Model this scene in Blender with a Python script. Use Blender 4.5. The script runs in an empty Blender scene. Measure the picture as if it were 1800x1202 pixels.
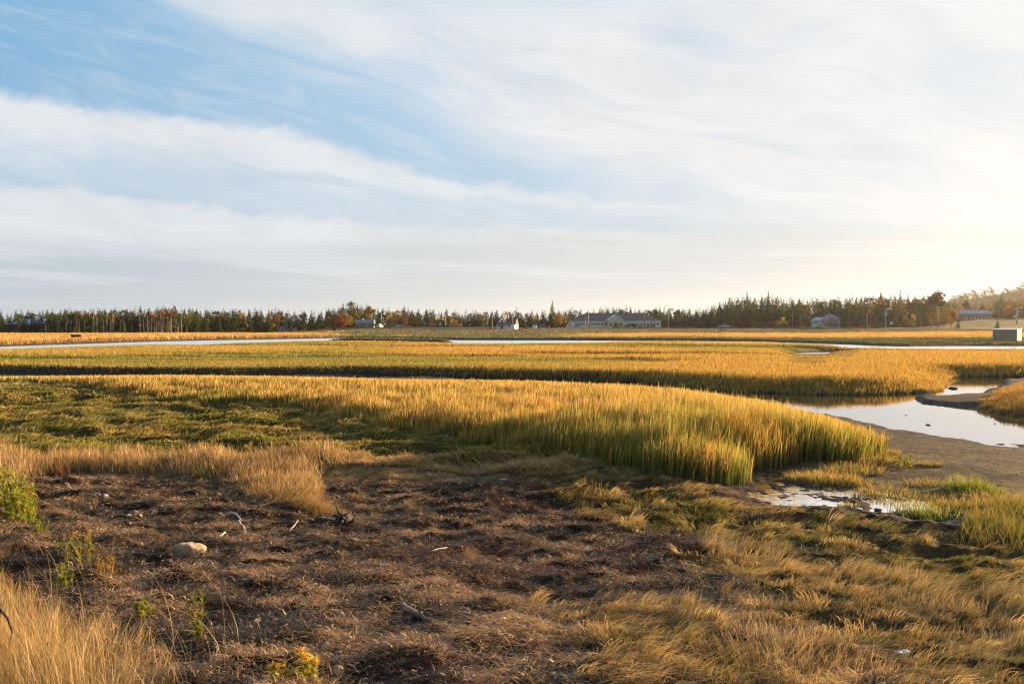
import bpy, math, random
import numpy as np
R = math.radians
random.seed(7)
rng = np.random.default_rng(11)
sc = bpy.context.scene
C = sc.collection

# ------------------------------------------------------------------ camera, sky, sun, exposure
F_PX, CX, CY, HOR, CAMZ = 1500.0, 900.0, 601.0, 571.0, 3.0
PITCH = math.atan((CY-HOR)/F_PX)
SUN_AZ, SUN_EL = R(57), R(9.0)
cd = bpy.data.cameras.new('camera'); cam = bpy.data.objects.new('camera', cd); C.objects.link(cam)
cam.location = (0, 0, CAMZ); cam.rotation_euler = (math.pi/2-PITCH, 0, 0)
cd.lens = 30; cd.sensor_width = 36; cd.clip_end = 20000; cd.clip_start = 0.05
cd.dof.use_dof = False; cd.dof.focus_distance = 26; cd.dof.aperture_fstop = 7.0
sc.camera = cam
sun = bpy.data.lights.new('sun', 'SUN'); so = bpy.data.objects.new('sun', sun); C.objects.link(so)
sun.energy = 5.0; sun.angle = R(0.6); sun.color = (1.0, 0.69, 0.37)
so.rotation_euler = (math.pi/2-SUN_EL, 0, -SUN_AZ+math.pi)
sc.view_settings.view_transform = 'Standard'; sc.view_settings.look = 'None'
sc.view_settings.exposure = 1.95; sc.view_settings.gamma = 1.0
sc.cycles.use_denoising = True; sc.cycles.filter_width = 1.2
sc.cycles.sample_clamp_indirect = 3.0
sc.cycles.max_bounces = 6; sc.cycles.diffuse_bounces = 3; sc.cycles.transmission_bounces = 4
sc.cycles.transparent_max_bounces = 6; sc.cycles.volume_bounces = 0

class NT:
    """small node-tree helper"""
    def __init__(s, tree): s.t = tree; tree.nodes.clear()
    def n(s, kind, **kw):
        nd = s.t.nodes.new(kind)
        for k, v in kw.items():
            if k.startswith('i_'):
                key = k[2:]; key = int(key) if key.isdigit() else key.replace('_', ' ')
                s.set(nd.inputs[key], v)
            else: setattr(nd, k, v)
        return nd
    def set(s, inp, v):
        if isinstance(v, bpy.types.NodeSocket): s.t.links.new(v, inp)
        elif isinstance(v, bpy.types.Node): s.t.links.new(v.outputs[0], inp)
        else: inp.default_value = v
    def m(s, op, a, b=0.0, c=None, clamp=False):
        nd = s.t.nodes.new('ShaderNodeMath'); nd.operation = op; nd.use_clamp = clamp
        s.set(nd.inputs[0], a); s.set(nd.inputs[1], b)
        if c is not None: s.set(nd.inputs[2], c)
        return nd.outputs[0]
    def mix(s, f, a, b):
        nd = s.t.nodes.new('ShaderNodeMix'); nd.data_type = 'RGBA'
        s.set(nd.inputs[0], f); s.set(nd.inputs[6], a); s.set(nd.inputs[7], b)
        return nd.outputs[2]
    def ss(s, v, a, b, lo=0.0, hi=1.0):
        nd = s.t.nodes.new('ShaderNodeMapRange'); nd.interpolation_type = 'SMOOTHSTEP'
        s.set(nd.inputs[0], v); s.set(nd.inputs[1], a); s.set(nd.inputs[2], b); s.set(nd.inputs[3], lo); s.set(nd.inputs[4], hi)
        return nd.outputs[0]
    def noise(s, vec, scale, detail=4, rough=0.55, dist=0.0):
        nd = s.t.nodes.new('ShaderNodeTexNoise'); s.set(nd.inputs['Vector'], vec)
        nd.inputs['Scale'].default_value = scale; nd.inputs['Detail'].default_value = detail
        nd.inputs['Roughness'].default_value = rough; nd.inputs['Distortion'].default_value = dist
        return nd.outputs[0]
    def link(s, a, b): s.t.links.new(a, b)

def build_sky():
    w = bpy.data.worlds.new('World'); sc.world = w; w.use_nodes = True
    T = NT(w.node_tree)
    sky = T.n('ShaderNodeTexSky', sky_type='NISHITA', sun_disc=False, sun_elevation=SUN_EL, sun_rotation=SUN_AZ,
              altitude=0, air_density=1.0, dust_density=1.2, ozone_density=1.6)
    tc = T.n('ShaderNodeTexCoord'); sp = T.n('ShaderNodeSeparateXYZ', i_0=tc.outputs['Generated'])
    x, y, z = sp.outputs
    az = T.m('ARCTAN2', x, y); el = T.m('ARCSINE', z)
    # streaky field of the high cirrus, stretched along the azimuth and sinking to the right
    sh = T.m('ADD', el, T.m('MULTIPLY', az, 0.20))
    cv = T.n('ShaderNodeCombineXYZ', i_0=T.m('MULTIPLY', az, 1.5), i_1=T.m('MULTIPLY', sh, 7.5), i_2=0.0)
    warp = T.noise(cv.outputs[0], 1.3, 3)
    cv2 = T.n('ShaderNodeCombineXYZ', i_0=T.m('MULTIPLY', az, 2.2), i_1=T.m('ADD', T.m('MULTIPLY', sh, 9.0), T.m('MULTIPLY', warp, 1.6)), i_2=1.7)
    big = T.noise(cv2.outputs[0], 1.6, 5, 0.55, 0.4)
    cv3 = T.n('ShaderNodeCombineXYZ', i_0=T.m('MULTIPLY', az, 5.0), i_1=T.m('ADD', T.m('MULTIPLY', sh, 26.0), T.m('MULTIPLY', warp, 4.0)), i_2=4.1)
    fine = T.noise(cv3.outputs[0], 1.7, 6, 0.6, 0.6)
    cv4 = T.n('ShaderNodeCombineXYZ', i_0=T.m('MULTIPLY', az, 16.0), i_1=T.m('MULTIPLY', el, 24.0), i_2=2.0)
    curl = T.noise(cv4.outputs[0], 1.6, 5, 0.6, 0.8)
    azn = T.m('DIVIDE', T.m('ADD', az, 0.6), 1.2, clamp=True)
    def edge(pts):
        nd = w.node_tree.nodes.new('ShaderNodeFloatCurve'); cu = nd.mapping.curves[0]
        P = []
        for px, py in pts:
            a = math.atan((px-900)/1500); e = math.atan((HOR-py)/1500*math.cos(a))
            P.append(((a+0.6)/1.2, max(0, min(1, e/0.6))))
        P.sort()
        while len(cu.points) < len(P): cu.points.new(0.5, 0.5)
        for p, q in zip(cu.points, P): p.location = q; p.handle_type = 'AUTO'
        nd.mapping.update(); T.set(nd.inputs[1], azn)
        return T.m('MULTIPLY', nd.outputs[0], 0.6)
    nf = T.m('MULTIPLY', T.m('SUBTRACT', fine, 0.5), 0.05)
    nc = T.m('MULTIPLY', T.m('SUBTRACT', curl, 0.5), 0.030)
    nb = T.m('MULTIPLY', T.m('SUBTRACT', big, 0.5), 0.12)
    # upper veil (lies above its edge)
    eA = edge([(0, -320), (150, -140), (250, 0), (400, 105), (600, 150), (720, 190), (800, 245), (900, 300), (1100, 350), (1800, 420)])
    dA = T.m('ADD', T.m('SUBTRACT', el, eA), nb)
    A = T.ss(dA, -0.025, 0.075)
    A = T.m('MULTIPLY', A, T.ss(big, 0.22, 0.56, 0.42, 1.0))
    top = T.ss(T.m('ADD', el, nf), 0.315, 0.40)          # thinner again overhead
    mid = T.m('MULTIPLY', T.ss(az, -0.45, -0.1), T.ss(az, 0.36, 0.02))
    A = T.m('MULTIPLY', A, T.m('SUBTRACT', 1.0, T.m('MULTIPLY', T.m('MULTIPLY', top, mid), 0.62)))
    # first long bank, crisp above and soft below
    eB = edge([(0, 150), (100, 160), (200, 182), (350, 196), (500, 214), (600, 240), (700, 272), (800, 304), (900, 316), (1200, 330), (1800, 350)])
    eB2 = edge([(0, 240), (200, 262), (400, 285), (600, 310), (800, 335), (1000, 350), (1800, 360)])
    B = T.m('MULTIPLY', T.ss(T.m('SUBTRACT', T.m('ADD', eB, nc), el), -0.001, 0.022),
            T.ss(T.m('SUBTRACT', T.m('ADD', el, nf), eB2), -0.03, 0.028, 0.50, 1.0))
    eC = edge([(0, 304), (100, 308), (200, 320), (300, 332), (450, 352), (600, 366), (900, 380), (1800, 380)])
    Cc = T.ss(T.m('SUBTRACT', T.m('ADD', eC, nc), el), -0.001, 0.022, 0.0, 0.97)
    rgt = T.m('MULTIPLY', T.ss(az, -0.1, 0.30), T.ss(big, 0.25, 0.6, 0.60, 0.97))
    back = T.ss(T.m('ABSOLUTE', az), 0.9, 1.4, 0.0, 0.15)
    cov = T.m('MAXIMUM', T.m('MAXIMUM', A, B), T.m('MAXIMUM', Cc, T.m('MAXIMUM', rgt, back)))
    wisp = T.m('ADD', T.m('MULTIPLY', T.m('SUBTRACT', fine, 0.5), 0.95), T.m('MULTIPLY', T.m('SUBTRACT', curl, 0.5), 0.22))
    body = T.m('MULTIPLY', cov, T.m('SUBTRACT', 1.25, cov))
    cov = T.m('MULTIPLY', cov, T.m('MULTIPLY', T.ss(el, 0.42, 0.75, 1.0, 0.15), T.ss(T.m('ABSOLUTE', az), 0.8, 1.5, 1.0, 0.35)))
    cov = T.m('ADD', cov, T.m('MULTIPLY', wisp, T.m('ADD', body, 0.05)), clamp=True)
    cov = T.m('MAXIMUM', cov, T.ss(T.m('ADD', fine, T.m('MULTIPLY', big, 0.3)), 0.55, 0.85, 0.0, 0.30))
    # light of the cloud sheet: white aloft, duller and bluer low on the left, warm low on the right
    white = T.mix(T.ss(az, -0.5, 0.55), (0.63, 0.665, 0.70, 1), (0.70, 0.71, 0.72, 1))
    wv = T.n('ShaderNodeVectorMath', operation='SCALE', i_0=white); T.set(wv.inputs['Scale'], T.m('ADD', 0.84, T.m('ADD', T.m('MULTIPLY', fine, 0.22), T.m('MULTIPLY', big, 0.12)))); white = wv.outputs[0]
    low = T.mix(T.ss(az, -0.6, 0.15), (0.41, 0.49, 0.555, 1), (0.57, 0.60, 0.61, 1))
    low = T.mix(T.ss(az, 0.25, 0.62), low, (0.66, 0.66, 0.63, 1))
    stre = T.m('MULTIPLY', T.m('SUBTRACT', fine, 0.5), 0.035)
    eLo = edge([(0, 415), (300, 425), (500, 430), (900, 385), (1200, 378), (1800, 395)])
    lw = T.ss(T.m('SUBTRACT', T.m('ADD', eLo, stre), el), -0.012, 0.03, 0.0, 0.9)
    cv5 = T.n('ShaderNodeCombineXYZ', i_0=T.m('MULTIPLY', az, 2.0), i_1=T.m('MULTIPLY', T.m('ADD', el, T.m('MULTIPLY', az, 0.05)), 34.0), i_2=7.0)
    streak = T.m('MULTIPLY', T.ss(T.noise(cv5.outputs[0], 1.5, 4, 0.5, 0.3), 0.48, 0.66), 0.55)
    cc = T.mix(T.m('MULTIPLY', lw, T.m('SUBTRACT', 1.0, streak)), white, low)
    # clear air: Nishita plus the blue scattered by thin haze
    clear = T.n('ShaderNodeVectorMath', operation='SCALE', i_0=sky.outputs[0]); clear.inputs['Scale'].default_value = 0.12
    tint = T.mix(T.ss(az, -0.65, -0.05), (0.17, 0.42, 0.68, 1), (0.42, 0.60, 0.78, 1))
    tint = T.mix(T.ss(el, 0.36, 0.12, 0.0, 0.55), tint, (0.36, 0.52, 0.68, 1))
    tint = T.mix(T.ss(T.m('ADD', T.m('ABSOLUTE', az), el), 1.0, 1.8, 0.0, 0.8), tint, (0.14, 0.22, 0.35, 1))
    clr = T.mix(0.80, clear.outputs[0], tint)
    col = T.mix(cov, clr, cc)
    # glow of the low sun behind the cloud sheet
    sd = (math.sin(SUN_AZ)*math.cos(SUN_EL), math.cos(SUN_AZ)*math.cos(SUN_EL), math.sin(SUN_EL))
    dt = T.n('ShaderNodeVectorMath', operation='DOT_PRODUCT', i_0=tc.outputs['Generated'], i_1=sd)
    gl = T.m('POWER', T.m('MAXIMUM', dt.outputs['Value'], 0.0), 9.0)
    gc = T.n('ShaderNodeVectorMath', operation='SCALE', i_0=(0.06, 0.048, 0.03)); T.set(gc.inputs['Scale'], gl)
    add = T.n('ShaderNodeVectorMath', operation='ADD', i_0=col, i_1=gc.outputs[0])
    fl = T.mix(T.ss(z, -0.02, 0.0), (0.10, 0.08, 0.05, 1), add.outputs[0])
    bg = T.n('ShaderNodeBackground', i_0=fl, i_1=0.305)
    out = T.n('ShaderNodeOutputWorld'); T.link(bg.outputs[0], out.inputs[0])
build_sky()

# ------------------------------------------------------------------ numeric helpers
def _h(ix, iy, s):
    a = (ix.astype(np.int64)*374761393 + iy.astype(np.int64)*668265263 + s*1274126177) & 0xffffffff
    a = ((a ^ (a >> 13))*1274126177) & 0xffffffff
    return ((a ^ (a >> 16)) & 0xffffff)/16777215.0
def vnoise(x, y, s=0):
    ix = np.floor(x); iy = np.floor(y); fx = x-ix; fy = y-iy
    fx = fx*fx*fx*(fx*(fx*6-15)+10); fy = fy*fy*fy*(fy*(fy*6-15)+10)
    a = _h(ix, iy, s); b = _h(ix+1, iy, s); c = _h(ix, iy+1, s); d = _h(ix+1, iy+1, s)
    return (a*(1-fx)+b*fx)*(1-fy)+(c*(1-fx)+d*fx)*fy
def fbm(x, y, s=0, o=4, g=0.5):
    t = 0; a = 1; n = 0
    for k in range(o):
        t = t+a*vnoise(x*2**k+k*17.3, y*2**k-k*9.1, s+k); n += a; a *= g
    return t/n
def S(a, b, v):
    t = np.clip((np.asarray(v, float)-a)/(b-a), 0, 1); return t*t*(3-2*t)
def sdf(x, y, P):
    """signed distance to a polygon, positive inside"""
    P = np.asarray(P, float); n = len(P); out = np.empty(x.shape)
    xf = x.ravel(); yf = y.ravel(); res = np.full(xf.shape, 1e18); ins = np.zeros(xf.shape, bool)
    for i in range(n):
        ax, ay = P[i]; bx, by = P[(i+1) % n]; ex, ey = bx-ax, by-ay
        wx, wy = xf-ax, yf-ay; t = np.clip((wx*ex+wy*ey)/(ex*ex+ey*ey+1e-12), 0, 1)
        dx, dy = wx-t*ex, wy-t*ey; res = np.minimum(res, dx*dx+dy*dy)
        c = ((ay <= yf) & (by > yf)) | ((by <= yf) & (ay > yf))
        if ey != 0: ins ^= c & (xf < ax+(yf-ay)/ey*ex)
    d = np.sqrt(res); return np.where(ins, d, -d).reshape(x.shape)
def ray(px, py):
    r, u = (px-CX)/F_PX, -(py-CY)/F_PX
    return r, math.cos(PITCH)+u*math.sin(PITCH), -math.sin(PITCH)+u*math.cos(PITCH)
def at(px, py, z=0.0):
    dx, dy, dz = ray(px, py); t = (z-CAMZ)/dz; return (dx*t, dy*t)
def pl(pts, z=0.0): return [at(p[0], p[1], p[2] if len(p) > 2 else z) for p in pts]

def H0(x, y):
    x = np.asarray(x, float); y = np.asarray(y, float)
    s = y+0.42*x
    z = 1.05*S(14.5, 1.5, s)+0.25*S(5.0, 1.0, y)*S(1.0, -4.0, x)
    D = np.maximum(y, 1.0); u = x/D
    st = 215+115*S(-0.16, -0.28, u)
    z = z+2.0*S(0, 1, (D-st)/185)*(D > 100)
    z = z+3.0*S(345, 425, D)*S(0.45, 0.55, u)+2.0*S(380, 480, D)*S(0.2, 0.3, u)
    z = z+64*np.exp(-(((x-930)/330)**2+((y-1200)/330)**2))
    return z
def ground_at(px, py):
    """point of the bare land seen at a pixel of the photograph"""
    dx, dy, dz = ray(px, py); ts = np.geomspace(2, 900, 4000)
    zz = CAMZ+dz*ts-H0(dx*ts, dy*ts); k = np.argmax(zz < 0) if (zz < 0).any() else len(ts)-1
    t = ts[k]; return dx*t, dy*t

# ------------------------------------------------------------------ the plan of the marsh (traced on the land)
CREEK = pl([(1120, 674), (1300, 690), (1450, 694.5), (1560, 694), (1640, 690), (1662, 683), (1664, 670), (1690, 662), (1800, 663), (2000, 661), (2300, 663),
            (2300, 672), (2000, 670), (1850, 668), (1775, 668), (1757, 682), (1712, 697), (1640, 698), (1612, 701), (1650, 710), (1720, 716), (1758, 731), (1800, 736), (1900, 741), (2200, 745),
            (2200, 805), (1900, 795), (1800, 787), (1745, 783), (1700, 773), (1640, 766), (1600, 756.5), (1570, 755), (1545, 748), (1500, 738), (1455, 729),
            (1400, 722), (1280, 733), (1100, 712), (900, 686), (750, 674), (600, 678), (450, 676), (200, 675), (0, 671), (-300, 671),
            (-300, 655), (0, 656.5), (200, 660), (400, 662), (500, 660), (620, 658), (700, 660), (860, 668), (1000, 671)], -0.5)
POND = pl([(1384, 629), (1400, 621), (1470, 618.6), (1500, 620), (1440, 624), (1422, 632), (1388, 633)], -0.5)
RNEAR = np.array([(-400, 625), (-50, 617), (0, 614), (100, 611), (180, 608), (260, 606), (350, 606), (420, 602.5), (500, 600), (560, 599), (600, 600), (700, 603), (800, 603.5), (900, 603.5),
            (1060, 602), (1200, 601.5), (1300, 603), (1500, 611), (1560, 612.5), (1700, 614), (2200, 615)], float)
RVIEW = np.array([(-400, 623), (0, 612.5), (100, 610), (180, 607.5), (260, 605), (350, 605), (420, 602), (500, 600), (560, 598), (600, 597.5), (700, 597), (780, 599.5), (800, 601.8), (900, 602), (1050, 601.5), (1080, 598),
                  (1200, 596), (1300, 596), (1440, 602), (1530, 607), (1570, 611), (1700, 611.8), (2200, 612)], float)
RIVER = pl([(a_, b_, -.08) for a_, b_ in RNEAR]+[ (2200, 609), (1700, 608.5), (1600, 609), (1540, 608), (1440, 604), (1300, 600),
            (1060, 598.5), (800, 598), (700, 595), (600, 594), (500, 596), (400, 597.6), (280, 600), (150, 604), (0, 609), (-400, 612)], -0.5)
ISLE = pl([(560, 599), (640, 597), (720, 598.4), (800, 600.5), (790, 602), (700, 601), (600, 598.8)], -0.5)
SPIT = pl([(1590, 702), (1640, 693), (1705, 692), (1745, 678), (1765, 664), (1850, 664), (2300, 668), (2300, 752), (1800, 742), (1750, 736), (1715, 721), (1650, 715)], -0.5)
MUD = pl([(1360, 716, -.5), (1455, 716, -.5), (1545, 732, -.5), (1640, 748, -.5), (1800, 768, -.5), (2300, 790, -.5), (2300, 990), (1800, 900), (1700, 905), (1660, 925), (1500, 895), (1330, 880), (1240, 846), (1330, 812), (1440, 800), (1480, 760), (1400, 745)], -0.2)
POOL = pl([(1235, 846), (1300, 828), (1345, 822), (1420, 828), (1480, 850), (1560, 868), (1640, 885), (1690, 915), (1660, 935), (1500, 905), (1330, 892)], -0.16)
BEDFAR = np.array([(-400, 662), (0, 660), (300, 657.5), (500, 660), (700, 664.5), (950, 668), (1100, 672.5), (1200, 680), (1270, 690), (1330, 700), (1385, 711), (1460, 730), (1545, 752)], float)
BED = pl([(-400, 676), (0, 675), (150, 681), (230, 702), (330, 713), (430, 717), (520, 725), (590, 737), (625, 752), (690, 769), (800, 782), (900, 796), (1000, 813), (1100, 829),
          (1180, 839), (1250, 844), (1310, 838), (1325, 818), (1380, 812), (1440, 800), (1480, 812), (1530, 796), (1545, 778), (1500, 757), (1460, 744), (1400, 738)])+\
      pl([(a_, b_, .15) for a_, b_ in BEDFAR[10::-1]])
HAY_L = pl([(-500, 672), (0, 675), (150, 681), (230, 702), (330, 713), (430, 717), (520, 725), (590, 737), (625, 752), (690, 769), (800, 782), (900, 796), (1000, 813), (1040, 826), (900, 822), (600, 818), (0, 822), (-500, 822)])
def gp(pts): return [ground_at(*p) for p in pts]
BLOND = gp([(-60, 812), (200, 812), (450, 812), (700, 809), (900, 812), (1060, 826), (1000, 842), (860, 834), (760, 832), (640, 830), (590, 834), (568, 850), (572, 880), (588, 922), (556, 925), (500, 908), (440, 880), (400, 850), (250, 842), (90, 838), (15, 852), (-60, 860)])
CORNER = gp([(-500, 960), (-60, 955), (30, 985), (80, 1030), (140, 1100), (200, 1170), (250, 1240), (290, 1320), (300, 1420), (-500, 1420)])
HAY_R = gp([(880, 822), (1000, 818), (1180, 846), (1250, 860), (1330, 900), (1500, 916), (1660, 945), (1800, 966), (2100, 1000), (2100, 1420), (1000, 1420), (1030, 1260), (1040, 1190), (950, 1125), (890, 1085), (930, 1060), (1040, 1068), (1170, 1090), (1290, 1105),
            (1310, 1075), (1230, 1010), (1205, 975), (1120, 950), (1040, 925), (985, 895), (935, 860), (900, 838)])
FRINGE = gp([(1670, 955), (1700, 915), (1800, 898), (2100, 910), (2100, 1010), (1800, 975), (1720, 965)])
FLATS = [at(-500, 663, -.5), at(0, 659, -.5), at(200, 662, -.5), at(400, 664, -.5), at(500, 662, -.5), at(620, 660, -.5), at(700, 662, -.5), at(860, 670, -.5), at(1000, 673, -.5), at(1120, 677, -.5), at(1300, 693, -.5), at(1450, 697, -.5), at(1560, 697, -.5), at(1650, 693, -.5), at(1672, 686, -.5), at(1674, 672, -.5), at(1695, 665, -.5), at(1800, 666, -.5), at(2000, 664, -.5), at(2300, 666, -.5)]+\
        [at(a_, b_+.3, .06) for a_, b_ in RNEAR[::-1]]
PONDVIEW = [at(1378, 630, -.5), at(1384, 634, .45), at(1436, 635, .45), at(1442, 627, .45), at(1500, 623, .45), at(1505, 619, -.5), at(1400, 618, -.5)]
def jit(x, y, a, f, s): return a*(fbm(x*f, y*f, s, 3)-0.5)*2

def masks(x, y):
    M = {}
    D = y
    wob = jit(x, y, 0.35, 0.8, 3); wobf = jit(x, y, 3.0, 0.08, 5)
    big = np.where(D > 60, S(60, 120, D), 0)
    M['creek'] = sdf(x, y, CREEK)+wob*0.9*S(24, 34, D)+jit(x, y, 0.25, 1.6, 31)
    M['creek'] = np.maximum(M['creek'], sdf(x, y, POND)+wob)
    M['river'] = np.where(D > 90, sdf(x, y, RIVER)+wobf*0.4, -99)
    M['river'] = np.where(D > 90, np.minimum(M['river'], -sdf(x, y, ISLE)), M['river'])
    M['mud'] = sdf(x, y, MUD)
    M['pool'] = sdf(x, y, POOL)+jit(x, y, 0.25, 1.3, 8)
    M['spit'] = sdf(x, y, SPIT)
    return M
def H(x, y, M=None):
    x = np.asarray(x, float); y = np.asarray(y, float)
    if M is None: M = masks(x, y)
    D = np.maximum(y, 1.0)
    z = H0(x, y)
    near = S(60, 25, D)
    # broad unevenness, wrack lumps and hummocks
    z = z+0.05*(fbm(x*0.35, y*0.35, 21, 3)-0.5)*near
    fore = S(17.5, 15.0, y)
    lump = fbm(x*1.5+jit(x, y, 0.6, 1, 4), y*2.6, 41, 5, 0.55)
    z = z+fore*(0.20*(lump-0.5)+0.075*(fbm(x*3.3+2*lump, y*5.5, 43, 4, 0.6)-0.5)+0.06*(fbm(x*9, y*13, 42, 3)-0.5))
    rid = 1-np.abs(2*fbm(x*0.9+3, y*1.5, 45, 3)-1)
    z = z+fore*0.10*(rid**3)
    hay = S(16, 18, y)*S(48, 42, y)
    z = z+hay*1.15*(0.34*(1-np.abs(2*fbm(x*0.75+1.5*fbm(x*.4, y*.4, 53, 2), y*0.62, 52, 2)-1)**1.2-0.55)+0.25*(fbm(x*1.3, y*1.0, 51, 3, 0.45)-0.5))
    z = z+S(60, 120, D)*0.12*(fbm(x*0.05, y*0.03, 61, 3)-0.5)
    # mud flat
    m = S(-0.5, 0.7, M['mud'])
    dw = np.maximum(-M['creek'], 0)
    mudz = -0.47+0.045*np.minimum(dw, 7)+0.05*(fbm(x*0.7, y*0.7, 71, 4)-0.45)+0.012*(fbm(x*6, y*6, 72, 3)-0.5)
    z = z*(1-m)+np.maximum(mudz, -0.47)*m
    p = S(-0.9, 0.7, M['pool'])
    poolz = -0.162+0.10*(fbm(x*2.6, y*2.2, 73, 5, 0.6)-0.50)+0.03*(fbm(x*11, y*9, 76, 2)-0.5)
    z = z*(1-p)+poolz*p
    sp = S(-0.3, 0.8, M['spit'])
    z = z*(1-sp)+(-0.43+0.07*np.minimum(np.maximum(M['spit'], 0), 6))*sp
    # channels, with cut banks
    bank = np.where(M['mud'] > -0.5, 0.7, 0.85)
    for k, w in (('creek', 0.7), ('river', 2.5)):
        d = M[k]
        inn = -0.56-0.25*np.clip(d/(w*3), 0, 1)
        if k == 'creek': inn = inn*(1-S(-0.06, -0.22, x/D))+(-0.47+0.05*fbm(x*0.5, y*0.5, 78, 3))*S(-0.06, -0.22, x/D)
        if k == 'creek': w = w+1.8*S(0.10, 0.24, x/D)*(D > 38)*(M['mud'] < -1)*(M['spit'] < -1)
        t = S(-w, 0.15*w, d)
        soft = (M['mud'] > 0.2) | (M['spit'] > 0.0)
        t = np.where(soft & (k == 'creek'), S(-0.25, 0.25, d), t)
        z = z*(1-t)+inn*t
    # bars breaking the water near the flat
    bars = S(0.55, 0.66, fbm(x*0.45+5, y*1.5, 77, 4))*S(27, 24.5, y)*S(2.0, 0.6, M['creek'])*(M['creek'] > 0)
    z = np.where(M['creek'] > 0, np.maximum(z, -0.6+0.13*bars), z)
    return z

# ------------------------------------------------------------------ object helpers
def raw_mesh(name, V, Fc, cols=None, mats=None, smooth=True, midx=None):
    """V (n,3); Fc list/array of equal-size faces, or tuple (flat loop indices, loop starts)"""
    me = bpy.data.meshes.new(name); V = np.asarray(V, np.float32)
    if isinstance(Fc, tuple): li, ls = Fc
    else:
        Fc = np.asarray(Fc, np.int32); li = Fc.ravel(); ls = np.arange(len(Fc), dtype=np.int32)*Fc.shape[1]
    me.vertices.add(len(V)); me.vertices.foreach_set('co', V.ravel())
    me.loops.add(len(li)); me.loops.foreach_set('vertex_index', np.asarray(li, np.int32))
    me.polygons.add(len(ls)); me.polygons.foreach_set('loop_start', np.asarray(ls, np.int32))
    me.update(calc_edges=True)
    if not smooth: me.polygons.foreach_set('use_smooth', np.zeros(len(ls), bool))
    else: me.polygons.foreach_set('use_smooth', np.ones(len(ls), bool))
    if midx is not None: me.polygons.foreach_set('material_index', np.asarray(midx, np.int32))
    if cols is not None:
        at_ = me.attributes.new('Col', 'FLOAT_COLOR', 'POINT')
        cols = np.asarray(cols, np.float32)
        if cols.shape[1] == 3: cols = np.concatenate([cols, np.ones((len(cols), 1), np.float32)], 1)
        at_.data.foreach_set('color', cols.ravel())
    for m in (mats or []): me.materials.append(m)
    return me
def link(name, me, parent=None, loc=None, rz=None, scale=None):
    o = bpy.data.objects.new(name, me); C.objects.link(o)
    if parent is not None: o.parent = parent
    if loc is not None: o.location = loc
    if rz is not None: o.rotation_euler = (0, 0, rz)
    if scale is not None: o.scale = scale if hasattr(scale, '__len__') else (scale,)*3
    return o
def tag(o, label, cat, group=None, kind=None):
    o['label'] = label; o['category'] = cat
    if group: o['group'] = group
    if kind: o['kind'] = kind
    return o
def thing(name, label, cat, loc=(0, 0, 0), rz=0, group=None):
    return tag(link(name, None, loc=loc, rz=rz), label, cat, group)
def dup(root, loc, rz=0.0, scale=None, label=None, group=None):
    r = root.copy(); C.objects.link(r); r.location = loc; r.rotation_euler = (0, 0, rz)
    if scale is not None: r.scale = scale if hasattr(scale, '__len__') else (scale,)*3
    if label: r['label'] = label
    if group: r['group'] = group
    for ch in root.children:
        c = ch.copy(); C.objects.link(c); c.parent = r
    return r
class MB:
    def __init__(s): s.v = []; s.f = []
    def add(s, vs, fs):
        b = len(s.v); s.v += [tuple(p) for p in vs]; s.f += [tuple(b+i for i in f) for f in fs]; return s
    def box(s, x0, x1, y0, y1, z0, z1):
        return s.add([(x0, y0, z0), (x1, y0, z0), (x1, y1, z0), (x0, y1, z0), (x0, y0, z1), (x1, y0, z1), (x1, y1, z1), (x0, y1, z1)],
                     [(0, 3, 2, 1), (4, 5, 6, 7), (0, 1, 5, 4), (1, 2, 6, 5), (2, 3, 7, 6), (3, 0, 4, 7)])
    def gable(s, x0, x1, y0, y1, z0, z1, axis='x', t=0.0):
        """closed prism; ridge along axis"""
        if axis == 'x':
            m = (y0+y1)/2
            v = [(x0, y0, z0), (x0, y1, z0), (x0, m, z1), (x1, y0, z0), (x1, y1, z0), (x1, m, z1)]
        else:
            m = (x0+x1)/2
            v = [(x1, y0, z0), (x0, y0, z0), (m, y0, z1), (x1, y1, z0), (x0, y1, z0), (m, y1, z1)]
        return s.add(v, [(0, 2, 1), (3, 4, 5), (0, 1, 4, 3), (1, 2, 5, 4), (2, 0, 3, 5)])
    def hip(s, x0, x1, y0, y1, z0, z1, ins):
        m = (y0+y1)/2
        return s.add([(x0, y0, z0), (x1, y0, z0), (x1, y1, z0), (x0, y1, z0), (x0+ins, m, z1), (x1-ins, m, z1)],
                     [(0, 3, 2, 1), (0, 1, 5, 4), (2, 3, 4, 5), (1, 2, 5), (3, 0, 4)])
    def tube(s, pts, rad, n=6, cap=True):
        pts = [np.array(p, float) for p in pts]; b = len(s.v)
        for i, p in enumerate(pts):
            t = pts[min(i+1, len(pts)-1)]-pts[max(i-1, 0)]; t = t/(np.linalg.norm(t)+1e-9)
            a = np.cross(t, (0.31, 0.2, 0.93) if abs(t[2]) < 0.9 else (1, 0, 0)); a /= np.linalg.norm(a); c = np.cross(t, a)
            r = rad[i] if hasattr(rad, '__len__') else rad
            for k in range(n):
                an = 2*math.pi*k/n; s.v.append(tuple(p+r*(math.cos(an)*a+math.sin(an)*c)))
        for i in range(len(pts)-1):
            for k in range(n):
                s.f.append((b+i*n+k, b+i*n+(k+1) % n, b+(i+1)*n+(k+1) % n, b+(i+1)*n+k))
        if cap:
            s.f.append(tuple(b+k for k in reversed(range(n)))); e = b+(len(pts)-1)*n
            s.f.append(tuple(e+k for k in range(n)))
        return s
    def mesh(s, name, mat, smooth=False):
        li = [i for f in s.f for i in f]; ls = np.cumsum([0]+[len(f) for f in s.f[:-1]])
        return raw_mesh(name, np.array(s.v), (li, ls), mats=[mat], smooth=smooth)
    def build(s, name, mat, parent=None, smooth=False, **kw): return link(name, s.mesh(name, mat, smooth), parent, **kw)

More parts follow.
